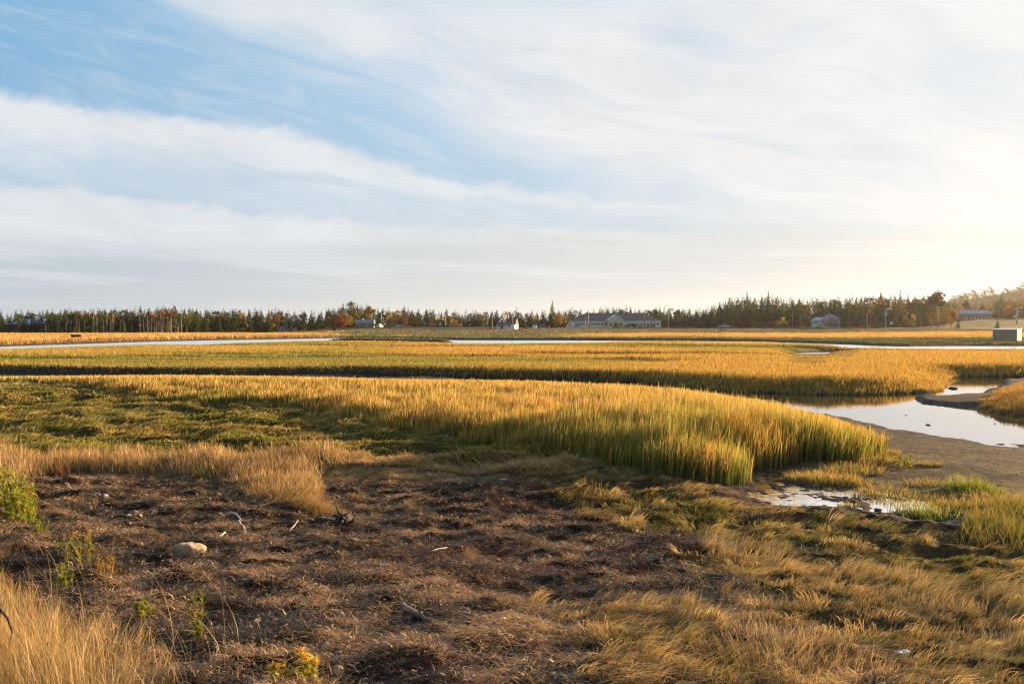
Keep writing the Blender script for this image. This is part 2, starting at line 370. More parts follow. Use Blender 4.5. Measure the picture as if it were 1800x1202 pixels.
# ------------------------------------------------------------------ materials
MATS = {}
def mat(name, rgb, rough=0.7, var=0.12, scale=8.0, metal=0.0, bump=0.0, stretch=(1, 1, 1)):
    if name in MATS: return MATS[name]
    m = bpy.data.materials.new(name); m.use_nodes = True; T = NT(m.node_tree)
    tc = T.n('ShaderNodeTexCoord'); mp = T.n('ShaderNodeMapping', i_0=tc.outputs['Object'], i_3=stretch)
    nz = T.noise(mp.outputs[0], scale, 5, 0.6)
    a = tuple(min(1, c*(1+var)) for c in rgb)+(1,); b = tuple(c*(1-var*1.3) for c in rgb)+(1,)
    col = T.mix(T.ss(nz, 0.3, 0.7), b, a)
    pb = T.n('ShaderNodeBsdfPrincipled', i_Base_Color=col, i_Roughness=rough, i_Metallic=metal)
    if bump:
        bp = T.n('ShaderNodeBump', i_Height=nz); bp.inputs['Strength'].default_value = bump; bp.inputs['Distance'].default_value = 0.02
        T.link(bp.outputs[0], pb.inputs['Normal'])
    o = T.n('ShaderNodeOutputMaterial'); T.link(pb.outputs[0], o.inputs[0]); MATS[name] = m
    return m
def blade_mat(name, tr=0.42, gloss=0.04):
    m = bpy.data.materials.new(name); m.use_nodes = True; T = NT(m.node_tree)
    a = T.n('ShaderNodeAttribute', attribute_name='Col')
    d = T.n('ShaderNodeBsdfDiffuse', i_0=a.outputs[0]); t = T.n('ShaderNodeBsdfTranslucent', i_0=a.outputs[0])
    g = T.n('ShaderNodeBsdfGlossy', i_0=(1, 1, 1, 1), i_1=0.5)
    mx = T.n('ShaderNodeMixShader', i_0=tr, i_1=d.outputs[0], i_2=t.outputs[0])
    mx2 = T.n('ShaderNodeMixShader', i_0=gloss, i_1=mx.outputs[0], i_2=g.outputs[0])
    o = T.n('ShaderNodeOutputMaterial'); T.link(mx2.outputs[0], o.inputs[0]); return m
def tree_mat(name, rgb, rgb2, tr=0.3):
    m = bpy.data.materials.new(name); m.use_nodes = True; T = NT(m.node_tree)
    tc = T.n('ShaderNodeTexCoord'); oi = T.n('ShaderNodeObjectInfo')
    nz = T.noise(tc.outputs['Object'], 5.0, 4, 0.6)
    f = T.m('ADD', T.m('MULTIPLY', oi.outputs['Random'], 0.55), T.m('MULTIPLY', T.m('SUBTRACT', nz, 0.28), 0.9), clamp=True)
    c = T.mix(f, rgb+(1,), rgb2+(1,))
    d = T.n('ShaderNodeBsdfDiffuse', i_0=c); t = T.n('ShaderNodeBsdfTranslucent', i_0=c)
    mx = T.n('ShaderNodeMixShader', i_0=tr, i_1=d.outputs[0], i_2=t.outputs[0])
    o = T.n('ShaderNodeOutputMaterial'); T.link(mx.outputs[0], o.inputs[0]); return m
GRASS = blade_mat('grass_blade', 0.36, 0.03)
STRAW = blade_mat('dry_straw', 0.12, 0.05)
SPRUCE = tree_mat('spruce_needles', (0.028, 0.050, 0.022), (0.085, 0.105, 0.035))
BARK = mat('bark', (0.13, 0.10, 0.075), 0.9)
GREYWOOD = mat('weathered_wood', (0.30, 0.265, 0.23), 0.85, 0.25, 20, bump=0.6, stretch=(1, 6, 6))

# ------------------------------------------------------------------ ground
def lerp(a, b, t): return a*(1-t[..., None])+b*t[..., None]
def ground_color(x, y, M):
    n1 = fbm(x*1.2, y*1.2, 81, 4); n2 = fbm(x*6, y*6, 82, 4); D = y; u = x/np.maximum(D, 1)
    col = np.broadcast_to(np.array([0.20, 0.135, 0.045]), x.shape+(3,)).copy()   # thatch under marsh grass
    # near wrack: dark rotted eelgrass, straw and patches of red-brown weed
    fore = S(17.0, 15.5, y)
    wr = lerp(np.array([0.016, 0.011, 0.008]), np.array([0.085, 0.052, 0.028]), S(0.35, 0.68, n2*0.6+n1*0.4))
    red = S(0.56, 0.66, fbm(x*0.55+2, y*0.8, 83, 4))*S(-1.5, 1.5, x)
    wr = lerp(wr, np.array([0.075, 0.022, 0.014]), red*0.8)
    col = lerp(col, wr, fore)
    hr = S(-0.3, 0.4, sdf(x, y, HAY_R))*fore
    col = lerp(col, lerp(np.array([0.035, 0.026, 0.014]), np.array([0.085, 0.060, 0.026]), S(0.35, 0.65, n1)), hr)
    hl = S(-0.2, 0.5, sdf(x, y, HAY_L))
    col = lerp(col, lerp(np.array([0.035, 0.038, 0.014]), np.array([0.08, 0.07, 0.025]), S(0.35, 0.65, n1)), hl)
    # far ground
    far = S(110, 150, D)
    gold = lerp(np.array([0.30, 0.17, 0.042]), np.array([0.40, 0.25, 0.065]), S(0.3, 0.7, fbm(x*0.04, y*0.03, 84, 4)))
    col = lerp(col, gold, far)
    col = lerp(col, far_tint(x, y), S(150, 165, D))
    # water side mud
    mudc = lerp(np.array([0.030, 0.022, 0.017]), np.array([0.075, 0.053, 0.037]), S(0.35, 0.7, n2))
    mk = np.maximum(S(-0.3, 0.3, M['mud']), S(-0.5, -0.1, M['creek'])*(D < 110))
    mk = np.maximum(mk, S(-0.3, 0.5, M['spit'])); mk = np.maximum(mk, S(-0.5, 0.2, M['pool']))
    mk = np.maximum(mk, S(-3, -0.5, M['river']))
    col = lerp(col, mudc, mk)
    bk = S(-1.3, -0.4, M['creek'])*(M['mud'] < 0.2)*(M['spit'] < 0)*(D < 110)
    col = lerp(col, np.array([0.035, 0.026, 0.018]), bk)
    g = S(0.50, 0.64, fbm(x*0.9, y*0.9, 85, 4))*S(0.0, 1.5, M['mud'])*S(0.5, 4.0, -M['creek'])*S(3, 6, -M['creek']+M['pool']*0)
    col = lerp(col, np.array([0.15, 0.12, 0.03]), g*0.55)
    bare = S(-12, -9, M['creek'])*(D > 36)*(D < 75)*(M['mud'] < 0.2)*(M['spit'] < 0)*S(0.35, 0.25, u)*(sdf(x, y, BED) < 0.3)*(sdf(x, y, FLATS) < 0)
    lc = np.maximum(S(-1.0, 0.0, M['creek'])*S(-0.1, -0.25, u)*(D < 110), bare)
    col = lerp(col, np.array([0.040, 0.034, 0.032]), lc)
    rough = 0.95-0.15*mk*S(0.5, 0.35, n1)
    wet = S(-1.0, 0.2, M['pool'])
    rough = rough-0.45*wet*S(0.35, 0.6, n2)
    rough = np.where((M['creek'] > -0.5) & (u > -0.1), np.minimum(rough, 0.5), rough)
    return np.concatenate([col, np.clip(rough, 0.12, 1)[..., None]], -1)
def far_tint(x, y):
    """plant cover of the far shore by place: gold cordgrass, green meadow darkened as shaded, brown fallow"""
    D = np.maximum(y, 1); u = x/D; n = fbm(x*0.03, y*0.05, 91, 4); nf = fbm(x*0.2, y*0.15, 92, 3)
    gold = lerp(np.array([0.34, 0.19, 0.045]), np.array([0.44, 0.28, 0.075]), S(0.35, 0.65, nf))
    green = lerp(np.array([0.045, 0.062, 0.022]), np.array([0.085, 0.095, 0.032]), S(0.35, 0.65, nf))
    brown = lerp(np.array([0.12, 0.085, 0.045]), np.array([0.10, 0.105, 0.045]), S(0.4, 0.6, n))
    c = gold.copy()
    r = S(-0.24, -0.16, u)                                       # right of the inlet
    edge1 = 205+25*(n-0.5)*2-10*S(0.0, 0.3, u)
    c = lerp(c, green, r*S(edge1+6, edge1-6, D))                 # low green shore meadow, its shade put into the dark colour
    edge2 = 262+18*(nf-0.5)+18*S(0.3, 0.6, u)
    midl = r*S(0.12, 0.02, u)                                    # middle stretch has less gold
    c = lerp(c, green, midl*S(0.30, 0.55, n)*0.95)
    c = lerp(c, brown, r*S(edge2-10, edge2+5, D))
    field = S(0.49, 0.54, u)*S(290, 330, D)
    c = lerp(c, lerp(np.array([0.085, 0.07, 0.022]), np.array([0.045, 0.055, 0.018]), S(.4, .6, nf)), field)
    c = lerp(c, np.array([0.05, 0.05, 0.03]), S(400, 480, D)*(1-field))
    return c
def build_ground():
    th = np.concatenate([np.linspace(-180, -44, 26)[:-1], np.linspace(-44, 44, 720), np.linspace(44, 180, 26)[1:]])*math.pi/180
    r = np.concatenate([[0.4, 1.0, 1.8, 2.6], np.geomspace(3.2, 22, 520), np.geomspace(22.1, 320, 330)[0:], np.geomspace(328, 4200, 90)])
    TH, RR = np.meshgrid(th, r); x = RR*np.sin(TH); y = RR*np.cos(TH)-1.0
    M = masks(x, y); z = H(x, y, M); z = np.where(y < -2, H0(x, np.full_like(y, -2.0)), z)
    cols = ground_color(x, y, M)
    V = np.stack([x, y, z], -1).reshape(-1, 3); nr, nc = x.shape
    i = np.arange(nr-1)[:, None]*nc+np.arange(nc-1)[None]; Q = np.stack([i, i+1, i+nc+1, i+nc], -1).reshape(-1, 4)
    Q = Q[:, ::-1]
    c0 = len(V); V = np.concatenate([V, [[0, -1, float(H0(0, -2))]]])
    m = bpy.data.materials.new('ground'); m.use_nodes = True; T = NT(m.node_tree)
    a = T.n('ShaderNodeAttribute', attribute_name='Col'); tc = T.n('ShaderNodeTexCoord')
    nz = T.noise(tc.outputs['Object'], 14.0, 8, 0.7); n2 = T.noise(tc.outputs['Object'], 90.0, 4, 0.7)
    f = T.m('MULTIPLY', T.ss(nz, 0.3, 0.75, 0.55, 1.5), T.ss(n2, 0.3, 0.7, 0.65, 1.35))
    vm = T.n('ShaderNodeVectorMath', operation='SCALE', i_0=a.outputs['Color']); T.set(vm.inputs['Scale'], f)
    bp = T.n('ShaderNodeBump', i_Height=T.m('ADD', nz, T.m('MULTIPLY', n2, 0.4))); bp.inputs['Strength'].default_value = 0.45; bp.inputs['Distance'].default_value = 0.02
    pb = T.n('ShaderNodeBsdfPrincipled', i_Base_Color=vm.outputs[0], i_Roughness=a.outputs['Alpha'], i_Normal=bp.outputs[0])
    pb.inputs['Specular IOR Level'].default_value = 0.06
    o = T.n('ShaderNodeOutputMaterial'); T.link(pb.outputs[0], o.inputs[0])
    fl = np.concatenate([Q.ravel(), np.array([[j, c0, j+1] for j in range(nc-1)]).ravel()])
    ls = np.concatenate([np.arange(len(Q))*4, len(Q)*4+np.arange(nc-1)*3])
    c = np.concatenate([cols.reshape(-1, 4), cols.reshape(-1, 4)[:1]])
    g = link('ground', raw_mesh('ground', V, (fl, ls), c, [m])); g['kind'] = 'structure'
build_ground()

def water_mat(name, bump=0.02, scale=1.6, rough=0.03):
    m = bpy.data.materials.new(name); m.use_nodes = True; T = NT(m.node_tree)
    tc = T.n('ShaderNodeTexCoord'); mp = T.n('ShaderNodeMapping', i_0=tc.outputs['Object'], i_3=(1, 2.2, 1))
    nz = T.noise(mp.outputs[0], scale, 4, 0.5)
    bp = T.n('ShaderNodeBump', i_Height=nz); bp.inputs['Strength'].default_value = bump; bp.inputs['Distance'].default_value = 0.1
    fr = T.n('ShaderNodeFresnel', i_IOR=1.5, i_Normal=bp.outputs[0])
    f = T.m('ADD', T.m('MULTIPLY', fr.outputs[0], 0.75), 0.30, clamp=True)
    df = T.n('ShaderNodeBsdfDiffuse', i_0=(0.03, 0.028, 0.022, 1)); gz = T.n('ShaderNodeBsdfGlossy', i_0=(0.97, 0.97, 0.97, 1), i_1=rough, i_Normal=bp.outputs[0])
    mx = T.n('ShaderNodeMixShader', i_0=f, i_1=df.outputs[0], i_2=gz.outputs[0])
    o = T.n('ShaderNodeOutputMaterial'); T.link(mx.outputs[0], o.inputs[0]); return m
WAT = water_mat('creek_water')
b = MB(); b.add([(-400, 103, -0.5), (400, 103, -0.5), (400, 320, -0.5), (-400, 320, -0.5)], [(0, 1, 2, 3)])
b.build('river_water', water_mat('river_water', 0.25, 0.8, 0.26))['kind'] = 'structure'
b = MB(); b.add([(-400, 18, -0.5), (400, 18, -0.5), (400, 103, -0.5), (-400, 103, -0.5)], [(0, 1, 2, 3)])
b.build('water', WAT)['kind'] = 'structure'
px_, py_ = zip(*POOL); b = MB(); b.add([(x, y, -0.157) for x, y in POOL], [tuple(range(len(POOL)))])
b.build('pool_water', water_mat('pool_water', 0.08, 5))['kind'] = 'structure'

# ------------------------------------------------------------------ grass
def scatter(poly, dens, dmax=1e9, dmin=0.0, cap=1e9, wob=0.3, seed=0, ymin=0):
    """random points in a polygon, denser near the camera (dens/D^2 per square metre)"""
    P = np.array(poly); x0, y0 = P.min(0); x1, y1 = P.max(0); out = []
    edges = np.geomspace(max(y0, 2.0, ymin), y1, 30)
    for a, b_ in zip(edges[:-1], edges[1:]):
        d = min(dens/(a*b_), cap); w = min(x1, 1.05*b_+2)-max(x0, -1.05*b_-2)
        n = int(d*(b_-a)*max(w, 0))
        if n < 1: continue
        x = rng.uniform(max(x0, -1.05*b_-2), min(x1, 1.05*b_+2), n); y = rng.uniform(a, b_, n)
        k = np.abs(x) < 0.72*y+3; x, y = x[k], y[k]
        s = sdf(x, y, poly)+wob*(fbm(x*1.1, y*1.1, 5+seed, 3)-0.5)*2
        k = s > 0; out.append(np.stack([x[k], y[k], s[k]]))
    return np.concatenate(out, 1)
def blades(name, x, y, z, h, width, lx, ly, bend, c0, c1, c2=None, seg=3, mat_=None, twist=None, rise=1.0, up0=None):
    """ribbon per blade: root at (x,y,z), leaning along (lx,ly); bend 0 straight up .. 1 laid over"""
    n = len(x); ts = np.linspace(0, 1, seg+1); an = rng.uniform(0, math.pi, n) if twist is None else twist
    wx, wy = np.cos(an)*width*0.5, np.sin(an)*width*0.5
    V = np.empty((n, seg*2+1, 3), np.float32); CO = np.empty((n, seg*2+1, 3), np.float32)
    for i, t in enumerate(ts):
        hor = h*(bend*t*t*0.9+0.12*bend*t); ver = h*(t-bend*0.62*t*t)*rise
        px = x+lx*hor; py = y+ly*hor; pz = z+ver
        w = (1-t)**0.6 if i < seg else 0
        cc = c0*(1-min(1, t*2))+c1*min(1, t*2) if t < 0.5 or c2 is None else c1*(1-(t-.5)*2)+c2*(t-.5)*2
        if i < seg:
            V[:, 2*i] = np.stack([px-wx*w, py-wy*w, pz], -1); V[:, 2*i+1] = np.stack([px+wx*w, py+wy*w, pz], -1)
            CO[:, 2*i] = cc; CO[:, 2*i+1] = cc
        else: V[:, 2*i] = np.stack([px, py, pz], -1); CO[:, 2*i] = cc
    fs = []
    for i in range(seg-1): fs += [(2*i, 2*i+1, 2*i+3), (2*i, 2*i+3, 2*i+2)]
    fs.append((2*seg-2, 2*seg-1, 2*seg)); fs = np.array(fs)
    Fc = (np.arange(n)[:, None, None]*(2*seg+1)+fs[None]).reshape(-1, 3)
    me = raw_mesh(name, V.reshape(-1, 3), Fc, CO.reshape(-1, 3), [mat_ or GRASS])
    return me
def c3(*v): return np.array(v)
def cmix(a, b, t): return a*(1-t[:, None])+b*t[:, None]
def wid(y, k=0.48, mn=0.0035): return np.maximum(mn, k*y/853)
def stuff(name, me, label, cat='grass'):
    return tag(link(name, me), label, cat, kind='stuff')

# tall cordgrass bed in the middle
def tall_bed():
    x, y, s = scatter(BED, 200000, wob=0.5)
    k = rng.random(len(x)) < 0.35+0.65*S(0.0, 0.7, s); x, y, s = x[k], y[k], s[k]
    pxx = 900+1500*x/y
    Hg = 0.50+0.14*S(500, 800, pxx)*S(38, 28, y)+0.36*S(800, 1250, pxx)*S(32, 19, y)+0.08*S(700, 1200, pxx)
    Hg = Hg*(0.70+0.60*fbm(x*0.9, y*0.9, 101, 4))*(0.60+0.40*S(0, 1.1, s))
    z = H(x, y); cap = 3-(np.interp(pxx, BEDFAR[:, 0], BEDFAR[:, 1])-571)/1500*y-z
    Hg = np.minimum(Hg, np.maximum(cap*0.95, 0.10))
    r = rng.random(len(x)); h = Hg*(0.62+0.46*r**0.6)
    an = -0.3+0.9*rng.standard_normal(len(x)); lean = 0.04+0.30*rng.random(len(x))**2.5
    g = np.clip(fbm(x*0.25, y*0.3, 103, 3)*1.5-0.35+0.45*S(900, 1300, pxx)*S(30, 17, y)+0.18*S(1.6, 0, s), 0, 1)
    q = rng.random(len(x))
    c0 = cmix(c3(.085, .125, .022), c3(.16, .15, .035), q)
    c1 = cmix(c3(.42, .275, .05), c3(.17, .19, .028), g)
    c2 = cmix(c3(.72, .46, .12), c3(.48, .40, .07), np.clip(g*1.1+rng.normal(0, .15, len(x)), 0, 1))
    rp = S(0.52, 0.66, fbm(x*0.35+3, y*0.5, 107, 4))*0.6; rk = (rng.random(len(x)) < rp)
    c1[rk] = c3(.36, .20, .045); c2[rk] = c3(.62, .38, .10)
    st = rng.random(len(x)) < 0.035; h[st] *= 1.22; c2[st] = c3(.80, .56, .22)
    k = q > 0.88; c1[k] = c3(.42, .19, .05); c2[k] = c3(.55, .27, .09)
    q2 = (0.55+0.85*rng.random(len(x)))[:, None]
    stuff('cordgrass', blades('cordgrass', x, y, z, h, wid(y, 1.1)*(0.6+0.8*rng.random(len(x))), np.cos(an), np.sin(an), lean, c0*q2, c1*q2, c2*q2, 3),
          'tall gold topped cordgrass bed with green base between the near hay and the creek')
tall_bed()
# cordgrass flats beyond the creek
def flats():
    x, y, s = scatter(FLATS, 270000, wob=0.5, seed=3)
    M = masks(x, y); k = (M['creek'] < -0.05) & (M['river'] < -0.6); x, y, s = x[k], y[k], s[k]
    z = H(x, y)
    pxx = 900+1500*x/y
    # steps in plant height that shade each other: a low shelf on the left, hollows and runnels elsewhere
    shelf = S(74, 70, y+9*jit(x, y, 1, 0.05, 9))*S(900, 650, pxx)
    runn = S(0.54, 0.64, fbm(x*0.03+7+0.03*y, y*0.085+jit(x, y, 0.5, 0.02, 12), 111, 4))*(1-shelf)
    Hg = (0.62-0.12*S(75, 50, y))-0.30*shelf-0.40*runn*S(50, 70, y)
    Hg = Hg*(0.88+0.24*fbm(x*0.3, y*0.3, 112, 3))*(1-0.85*S(-1, 1, sdf(x, y, PONDVIEW)))
    cap = 3-(np.interp(pxx, RVIEW[:, 0], RVIEW[:, 1])-571)/1500*y-z; Hg = np.minimum(Hg, np.maximum(cap, 0.07))
    Hg = Hg*(1-0.40*S(4, 0.5, s)*S(1080, 1300, pxx)*S(66, 54, y))
    r = rng.random(len(x)); h = Hg*(0.65+0.45*r)
    an = -0.3+0.9*rng.standard_normal(len(x)); lean = 0.12+0.25*rng.random(len(x))
    g = np.clip(fbm(x*0.06, y*0.07, 113, 4)*2.8-1.33+0.42*shelf+0.5*runn+0.3*S(3, 0.3, s)*S(60, 45, y), 0, 1)
    lowgreen = S(95, 112, y)*S(800, 450, pxx)*0.3; g = np.clip(g+lowgreen, 0, 1)
    q = rng.random(len(x))
    q2 = (0.7+0.6*rng.random(len(x)))[:, None]; c0 = cmix(c3(.08, .10, .022), c3(.16, .13, .033), q)
    c1 = cmix(c3(.41, .245, .048), c3(.18, .19, .033), g)
    c2 = cmix(c3(.62, .39, .09), c3(.34, .31, .065), g)
    stuff('flat_cordgrass', blades('flat_cordgrass', x, y, z, h, wid(y, 0.8), np.cos(an), np.sin(an), lean, c0*q2, c1*q2, c2*q2, 2),
          'orange gold cordgrass flat reaching from the creek to the distant river')
flats()
POINT = pl([(1706, 712), (1740, 702), (1757, 686), (1790, 674), (1850, 668), (2000, 668), (2300, 672), (2300, 742), (1900, 738), (1800, 731), (1745, 724)], -0.3)
def point():
    x, y, s = scatter(POINT, 300000, wob=0.5, seed=9); z = H(x, y); n = len(x)
    h = (0.18+0.42*S(0, 2.5, s))*(0.6+0.6*rng.random(n)); th = rng.uniform(0, 6.28, n); q = rng.random(n); g = S(0.3, 0.7, fbm(x*.3, y*.3, 165, 3))
    c0 = cmix(c3(.08, .10, .02), c3(.12, .11, .03), q); c1 = cmix(c3(.20, .19, .03), c3(.36, .20, .045), g); c2 = cmix(c3(.42, .32, .06), c3(.60, .33, .08), g)
    stuff('point_grass', blades('point_grass', x, y, z, h, wid(y, .55), np.cos(th), np.sin(th), 0.15+0.3*q, c0, c1, c2, 3),
          'grassy point of green and rust cordgrass reaching into the creek from the right')
point()
# far side of the river, to the tree line
def far_grass():
    n = 330000; u = rng.uniform(-0.72, 0.72, n); D = np.exp(rng.uniform(math.log(118), math.log(330), n)); x, y = u*D, D
    M = masks(x, y); k = M['river'] < -1.2
    k &= (sdf(x, y, FLATS) < -0.5)
    k &= (D < 286+40*(u > -0.22)) & (D > 1.0*3.5*1500/(np.interp(900+1500*u, RNEAR[:, 0], RNEAR[:, 1])-571)); x, y, u, D = x[k], y[k], u[k], D[k]; z = H(x, y)
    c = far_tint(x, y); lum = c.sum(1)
    h = (0.22+0.42*S(0.3, 0.7, lum))*(0.7+0.6*rng.random(len(x)))
    c2 = c*1.5; an = rng.uniform(0, 6.28, len(x))
    stuff('shore_grass', blades('shore_grass', x, y, z, h, wid(y, 0.9), np.cos(an), np.sin(an), 0.2+0*x, c*0.9, c, c2, 2),
          'bands of gold and dark green grass on the far shore below the tree line')
far_grass()
# hummocky salt-meadow hay, left
def combed(name, poly, dens, L, label, c0, c1, c2, cap=3000, seed=0, wscale=0.42, mn=0.003, fdir=0.35, dirc=-0.6, wob=0.3, thin=None, per=26, spread=0.10, lift=0.0):
    """grass combed into locks: every lock has its own sweep, length and colour"""
    cx, cy, s = scatter(poly, dens/per, cap=cap/per, wob=wob, seed=seed)
    if thin is not None: k = rng.random(len(cx)) < thin(cx, cy); cx, cy, s = cx[k], cy[k], s[k]
    nC = len(cx)
    th0 = dirc+5.0*(fbm(cx*fdir, cy*fdir*0.8, 120+seed, 3)-0.5)+0.45*rng.standard_normal(nC)
    L0 = L*(0.45+0.9*rng.random(nC)**1.3)*(0.6+0.6*S(0.35, 0.65, fbm(cx*0.7, cy*0.7, 130+seed, 3)))
    g0 = np.clip(S(0.33, 0.67, fbm(cx*0.8, cy*0.7, 140+seed, 4))+0.28*rng.standard_normal(nC), 0, 1)
    if seed == 2: g0 = np.clip(g0-0.30*S(11, 7, cy), 0, 1)
    b0 = np.clip(0.80+0.18*rng.standard_normal(nC), 0.3, 1.05); br0 = 0.5+0.95*rng.random(nC)
    idx = np.repeat(np.arange(nC), per); n = len(idx)
    # a lock is long across its sweep
    a = rng.normal(0, spread, n)*(1+cy[idx]/22); b_ = rng.normal(0, spread*0.5, n)*(1+cy[idx]/22)
    x = cx[idx]+b_*np.cos(th0[idx])-a*np.sin(th0[idx]); y = cy[idx]+b_*np.sin(th0[idx])+a*np.cos(th0[idx])
    M = masks(x, y); k = (M['creek'] < -0.4) & (M['pool'] < -0.3); x, y, idx = x[k], y[k], idx[k]; n = len(x)
    z = H(x, y)
    th = th0[idx]+0.16*rng.standard_normal(n)
    h = L0[idx]*(0.65+0.5*rng.random(n)); bend = np.clip(b0[idx]+0.08*rng.standard_normal(n), 0.2, 1.1)
    g = np.clip(g0[idx]+0.12*rng.standard_normal(n), 0, 1); br = (br0[idx]*(0.85+0.3*rng.random(n)))[:, None]
    stuff(name, blades(name, x, y, z-0.01+lift, h, wid(y, wscale, mn), np.cos(th), np.sin(th), bend,
                       cmix(c0[0], c0[1], g)*br, cmix(c1[0], c1[1], g)*br, cmix(c2[0], c2[1], g)*br, 4), label)
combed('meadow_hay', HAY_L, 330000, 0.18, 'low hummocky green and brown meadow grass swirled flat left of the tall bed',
       (c3(.03, .036, .010), c3(.045, .06, .012)), (c3(.40, .28, .07), c3(.22, .22, .04)), (c3(.95, .66, .24), c3(.55, .48, .09)), seed=1, wscale=0.95, per=15, spread=0.10, fdir=0.22)  # roots darkened and tips brightened in the colour to suggest sunlit crests
combed('flattened_hay', HAY_R, 190000, 0.22, 'flattened tawny salt hay with green roots across the right front bank',
       (c3(.06, .06, .018), c3(.06, .075, .016)), (c3(.30, .20, .07), c3(.13, .13, .028)), (c3(.84, .56, .23), c3(.40, .31, .08)), cap=4300, seed=2, wscale=0.75, fdir=0.5,
       thin=lambda x, y: 0.42+0.58*S(0.40, 0.54, fbm(x*1.1, y*1.5, 150, 4)), per=30, spread=0.06)
combed('straw_locks', HAY_R, 42000, 0.22, 'pale straw locks lying combed over the green salt hay of the right front bank',
       (c3(.12, .09, .03), c3(.14, .10, .03)), (c3(.50, .34, .14), c3(.40, .27, .10)), (c3(.92, .68, .34), c3(.76, .52, .22)), cap=1500, seed=3, wscale=0.8, fdir=0.5,
       thin=lambda x, y: S(0.47, 0.58, fbm(x*1.4, y*2.0, 155, 4))*(1-0.75*S(0.33, 0.55, x/y)), per=34, spread=0.05, lift=0.03)
# blond upright grass: the far strip with its spur, and the near corner
def blond():
    x, y, s = scatter(BLOND, 230000, cap=2600, wob=0.30, seed=4)
    z = H(x, y); pxx = 900+1500*x/y
    tall = S(640, 560, pxx)
    Hg = 0.32+0.13*tall; spur = S(380, 480, pxx)*S(15.2, 13.4, y)
    keep = rng.random(len(x)) < (0.25+0.75*S(0.38, 0.55, fbm(x*1.6, y*2.2, 154, 4)))*S(-0.05, 0.35, s)+0.12+0.8*(1-tall)
    x, y, s, z, pxx, tall, Hg, spur = [v[keep] for v in (x, y, s, z, pxx, tall, Hg, spur)]
    Hg = Hg*(0.45+1.05*fbm(x*1.5, y*1.5, 151, 4))*(0.6+0.4*S(0, .4, s))
    h = Hg*(0.6+0.6*rng.random(len(x)))
    th = np.where(rng.random(len(x)) < 0.5+0.5*spur, -0.75, 2.6)+0.5*rng.standard_normal(len(x))
    bend = np.clip(0.38+0.45*spur+0.5*(1-tall)+0.18*rng.standard_normal(len(x)), 0.05, 1.1)
    q = rng.random(len(x))
    q2 = (0.6+0.7*rng.random(len(x)))[:, None]; c0 = cmix(c3(.16, .12, .045), c3(.12, .12, .03), q); c1 = cmix(c3(.40, .26, .10), c3(.33, .20, .08), q); c2 = cmix(c3(.72, .48, .21), c3(.60, .36, .15), q)
    stuff('blond_grass', blades('blond_grass', x, y, z-0.01, h, wid(y, .60, .003)*(1+.6*(1-tall)), np.cos(th), np.sin(th), bend, c0*q2, c1*q2*(1.3-.3*tall)[:, None], c2*q2*(1.25-.25*tall)[:, None], 3),
          'dry blond grass strip behind the dark wrack with a spur reaching the driftwood stump')
    # corner: arching locks, thinning out at the edge, with single taller seed stalks
    cx, cy, s = scatter(CORNER, 6500, cap=330, wob=0.45, seed=5, ymin=2.6); nC = len(cx); per = 22
    k = rng.random(nC) < 0.15+0.85*S(0.0, 0.6, s); cx, cy, s = cx[k], cy[k], s[k]; nC = len(cx)
    th0 = 2.75+2.4*(fbm(cx*1.1, cy*1.1, 153, 3)-0.5)*2+0.45*rng.standard_normal(nC); L0 = (0.20+0.34*S(0, .9, s))*(0.55+0.8*rng.random(nC))
    b0 = np.clip(0.62+0.25*rng.standard_normal(nC), 0.1, 1.05); br0 = 0.6+0.65*rng.random(nC)
    i = np.repeat(np.arange(nC), per); n = len(i); x = cx[i]+rng.normal(0, .035, n); y = cy[i]+rng.normal(0, .035, n); z = H(x, y)
    th = th0[i]+0.22*rng.standard_normal(n); h = L0[i]*(0.55+0.6*rng.random(n)); bend = np.clip(b0[i]+.1*rng.standard_normal(n), 0, 1.1); q = rng.random(n)
    q2 = (br0[i]*(0.75+0.5*rng.random(n)))[:, None]
    c0 = cmix(c3(.10, .08, .03), c3(.18, .13, .05), q)*q2; c1 = cmix(c3(.44, .30, .11), c3(.32, .20, .07), q)*q2; c2 = cmix(c3(.78, .54, .23), c3(.58, .36, .13), q)*q2
    stuff('corner_grass', blades('corner_grass', x, y, z-0.01, h, 0.0026*(0.6+0.9*rng.random(n)), np.cos(th), np.sin(th), bend, c0, c1, c2, 4),
          'soft golden dry grass bending over in the nearest corner of the bank')
    x, y, s = scatter(CORNER, 900, cap=60, wob=1.0, seed=15, ymin=2.8); n = len(x); z = H(x, y); th = 2.6+.5*rng.standard_normal(n); q = rng.random(n)
    stuff('seed_stalks', blades('seed_stalks', x, y, z, .45+.28*q, .0028+0*x, np.cos(th), np.sin(th), .45+.3*rng.random(n), c3(.30, .2, .08)+0*z[:, None], c3(.45, .3, .12)+0*z[:, None], c3(.75, .5, .2)+0*z[:, None], 5),
          'single tall seed stalks arching out of the golden corner grass')
blond()
def fringe():
    x, y, s = scatter(FRINGE, 120000, wob=0.5, seed=6); z = H(x, y)
    k = rng.random(len(x)) < 0.25+0.75*S(0.42, 0.55, fbm(x*1.4, y*1.4, 160, 3)); x, y, z = x[k], y[k], z[k]
    h = 0.34*(0.5+0.7*rng.random(len(x)))*(0.6+0.8*fbm(x*1.5, y*1.5, 161, 3)); th = rng.uniform(0, 6.28, len(x)); q = rng.random(len(x))
    c0 = cmix(c3(.07, .10, .018), c3(.10, .10, .02), q); c1 = cmix(c3(.20, .20, .03), c3(.28, .21, .04), q); c2 = cmix(c3(.42, .36, .06), c3(.55, .34, .07), q)
    stuff('fringe_grass', blades('fringe_grass', x, y, z, h, wid(y, .5, .003), np.cos(th), np.sin(th), 0.2+0.3*q, c0, c1, c2, 3),
          'loose yellow green grass fringe between the wet pool and the right front bank')
fringe()
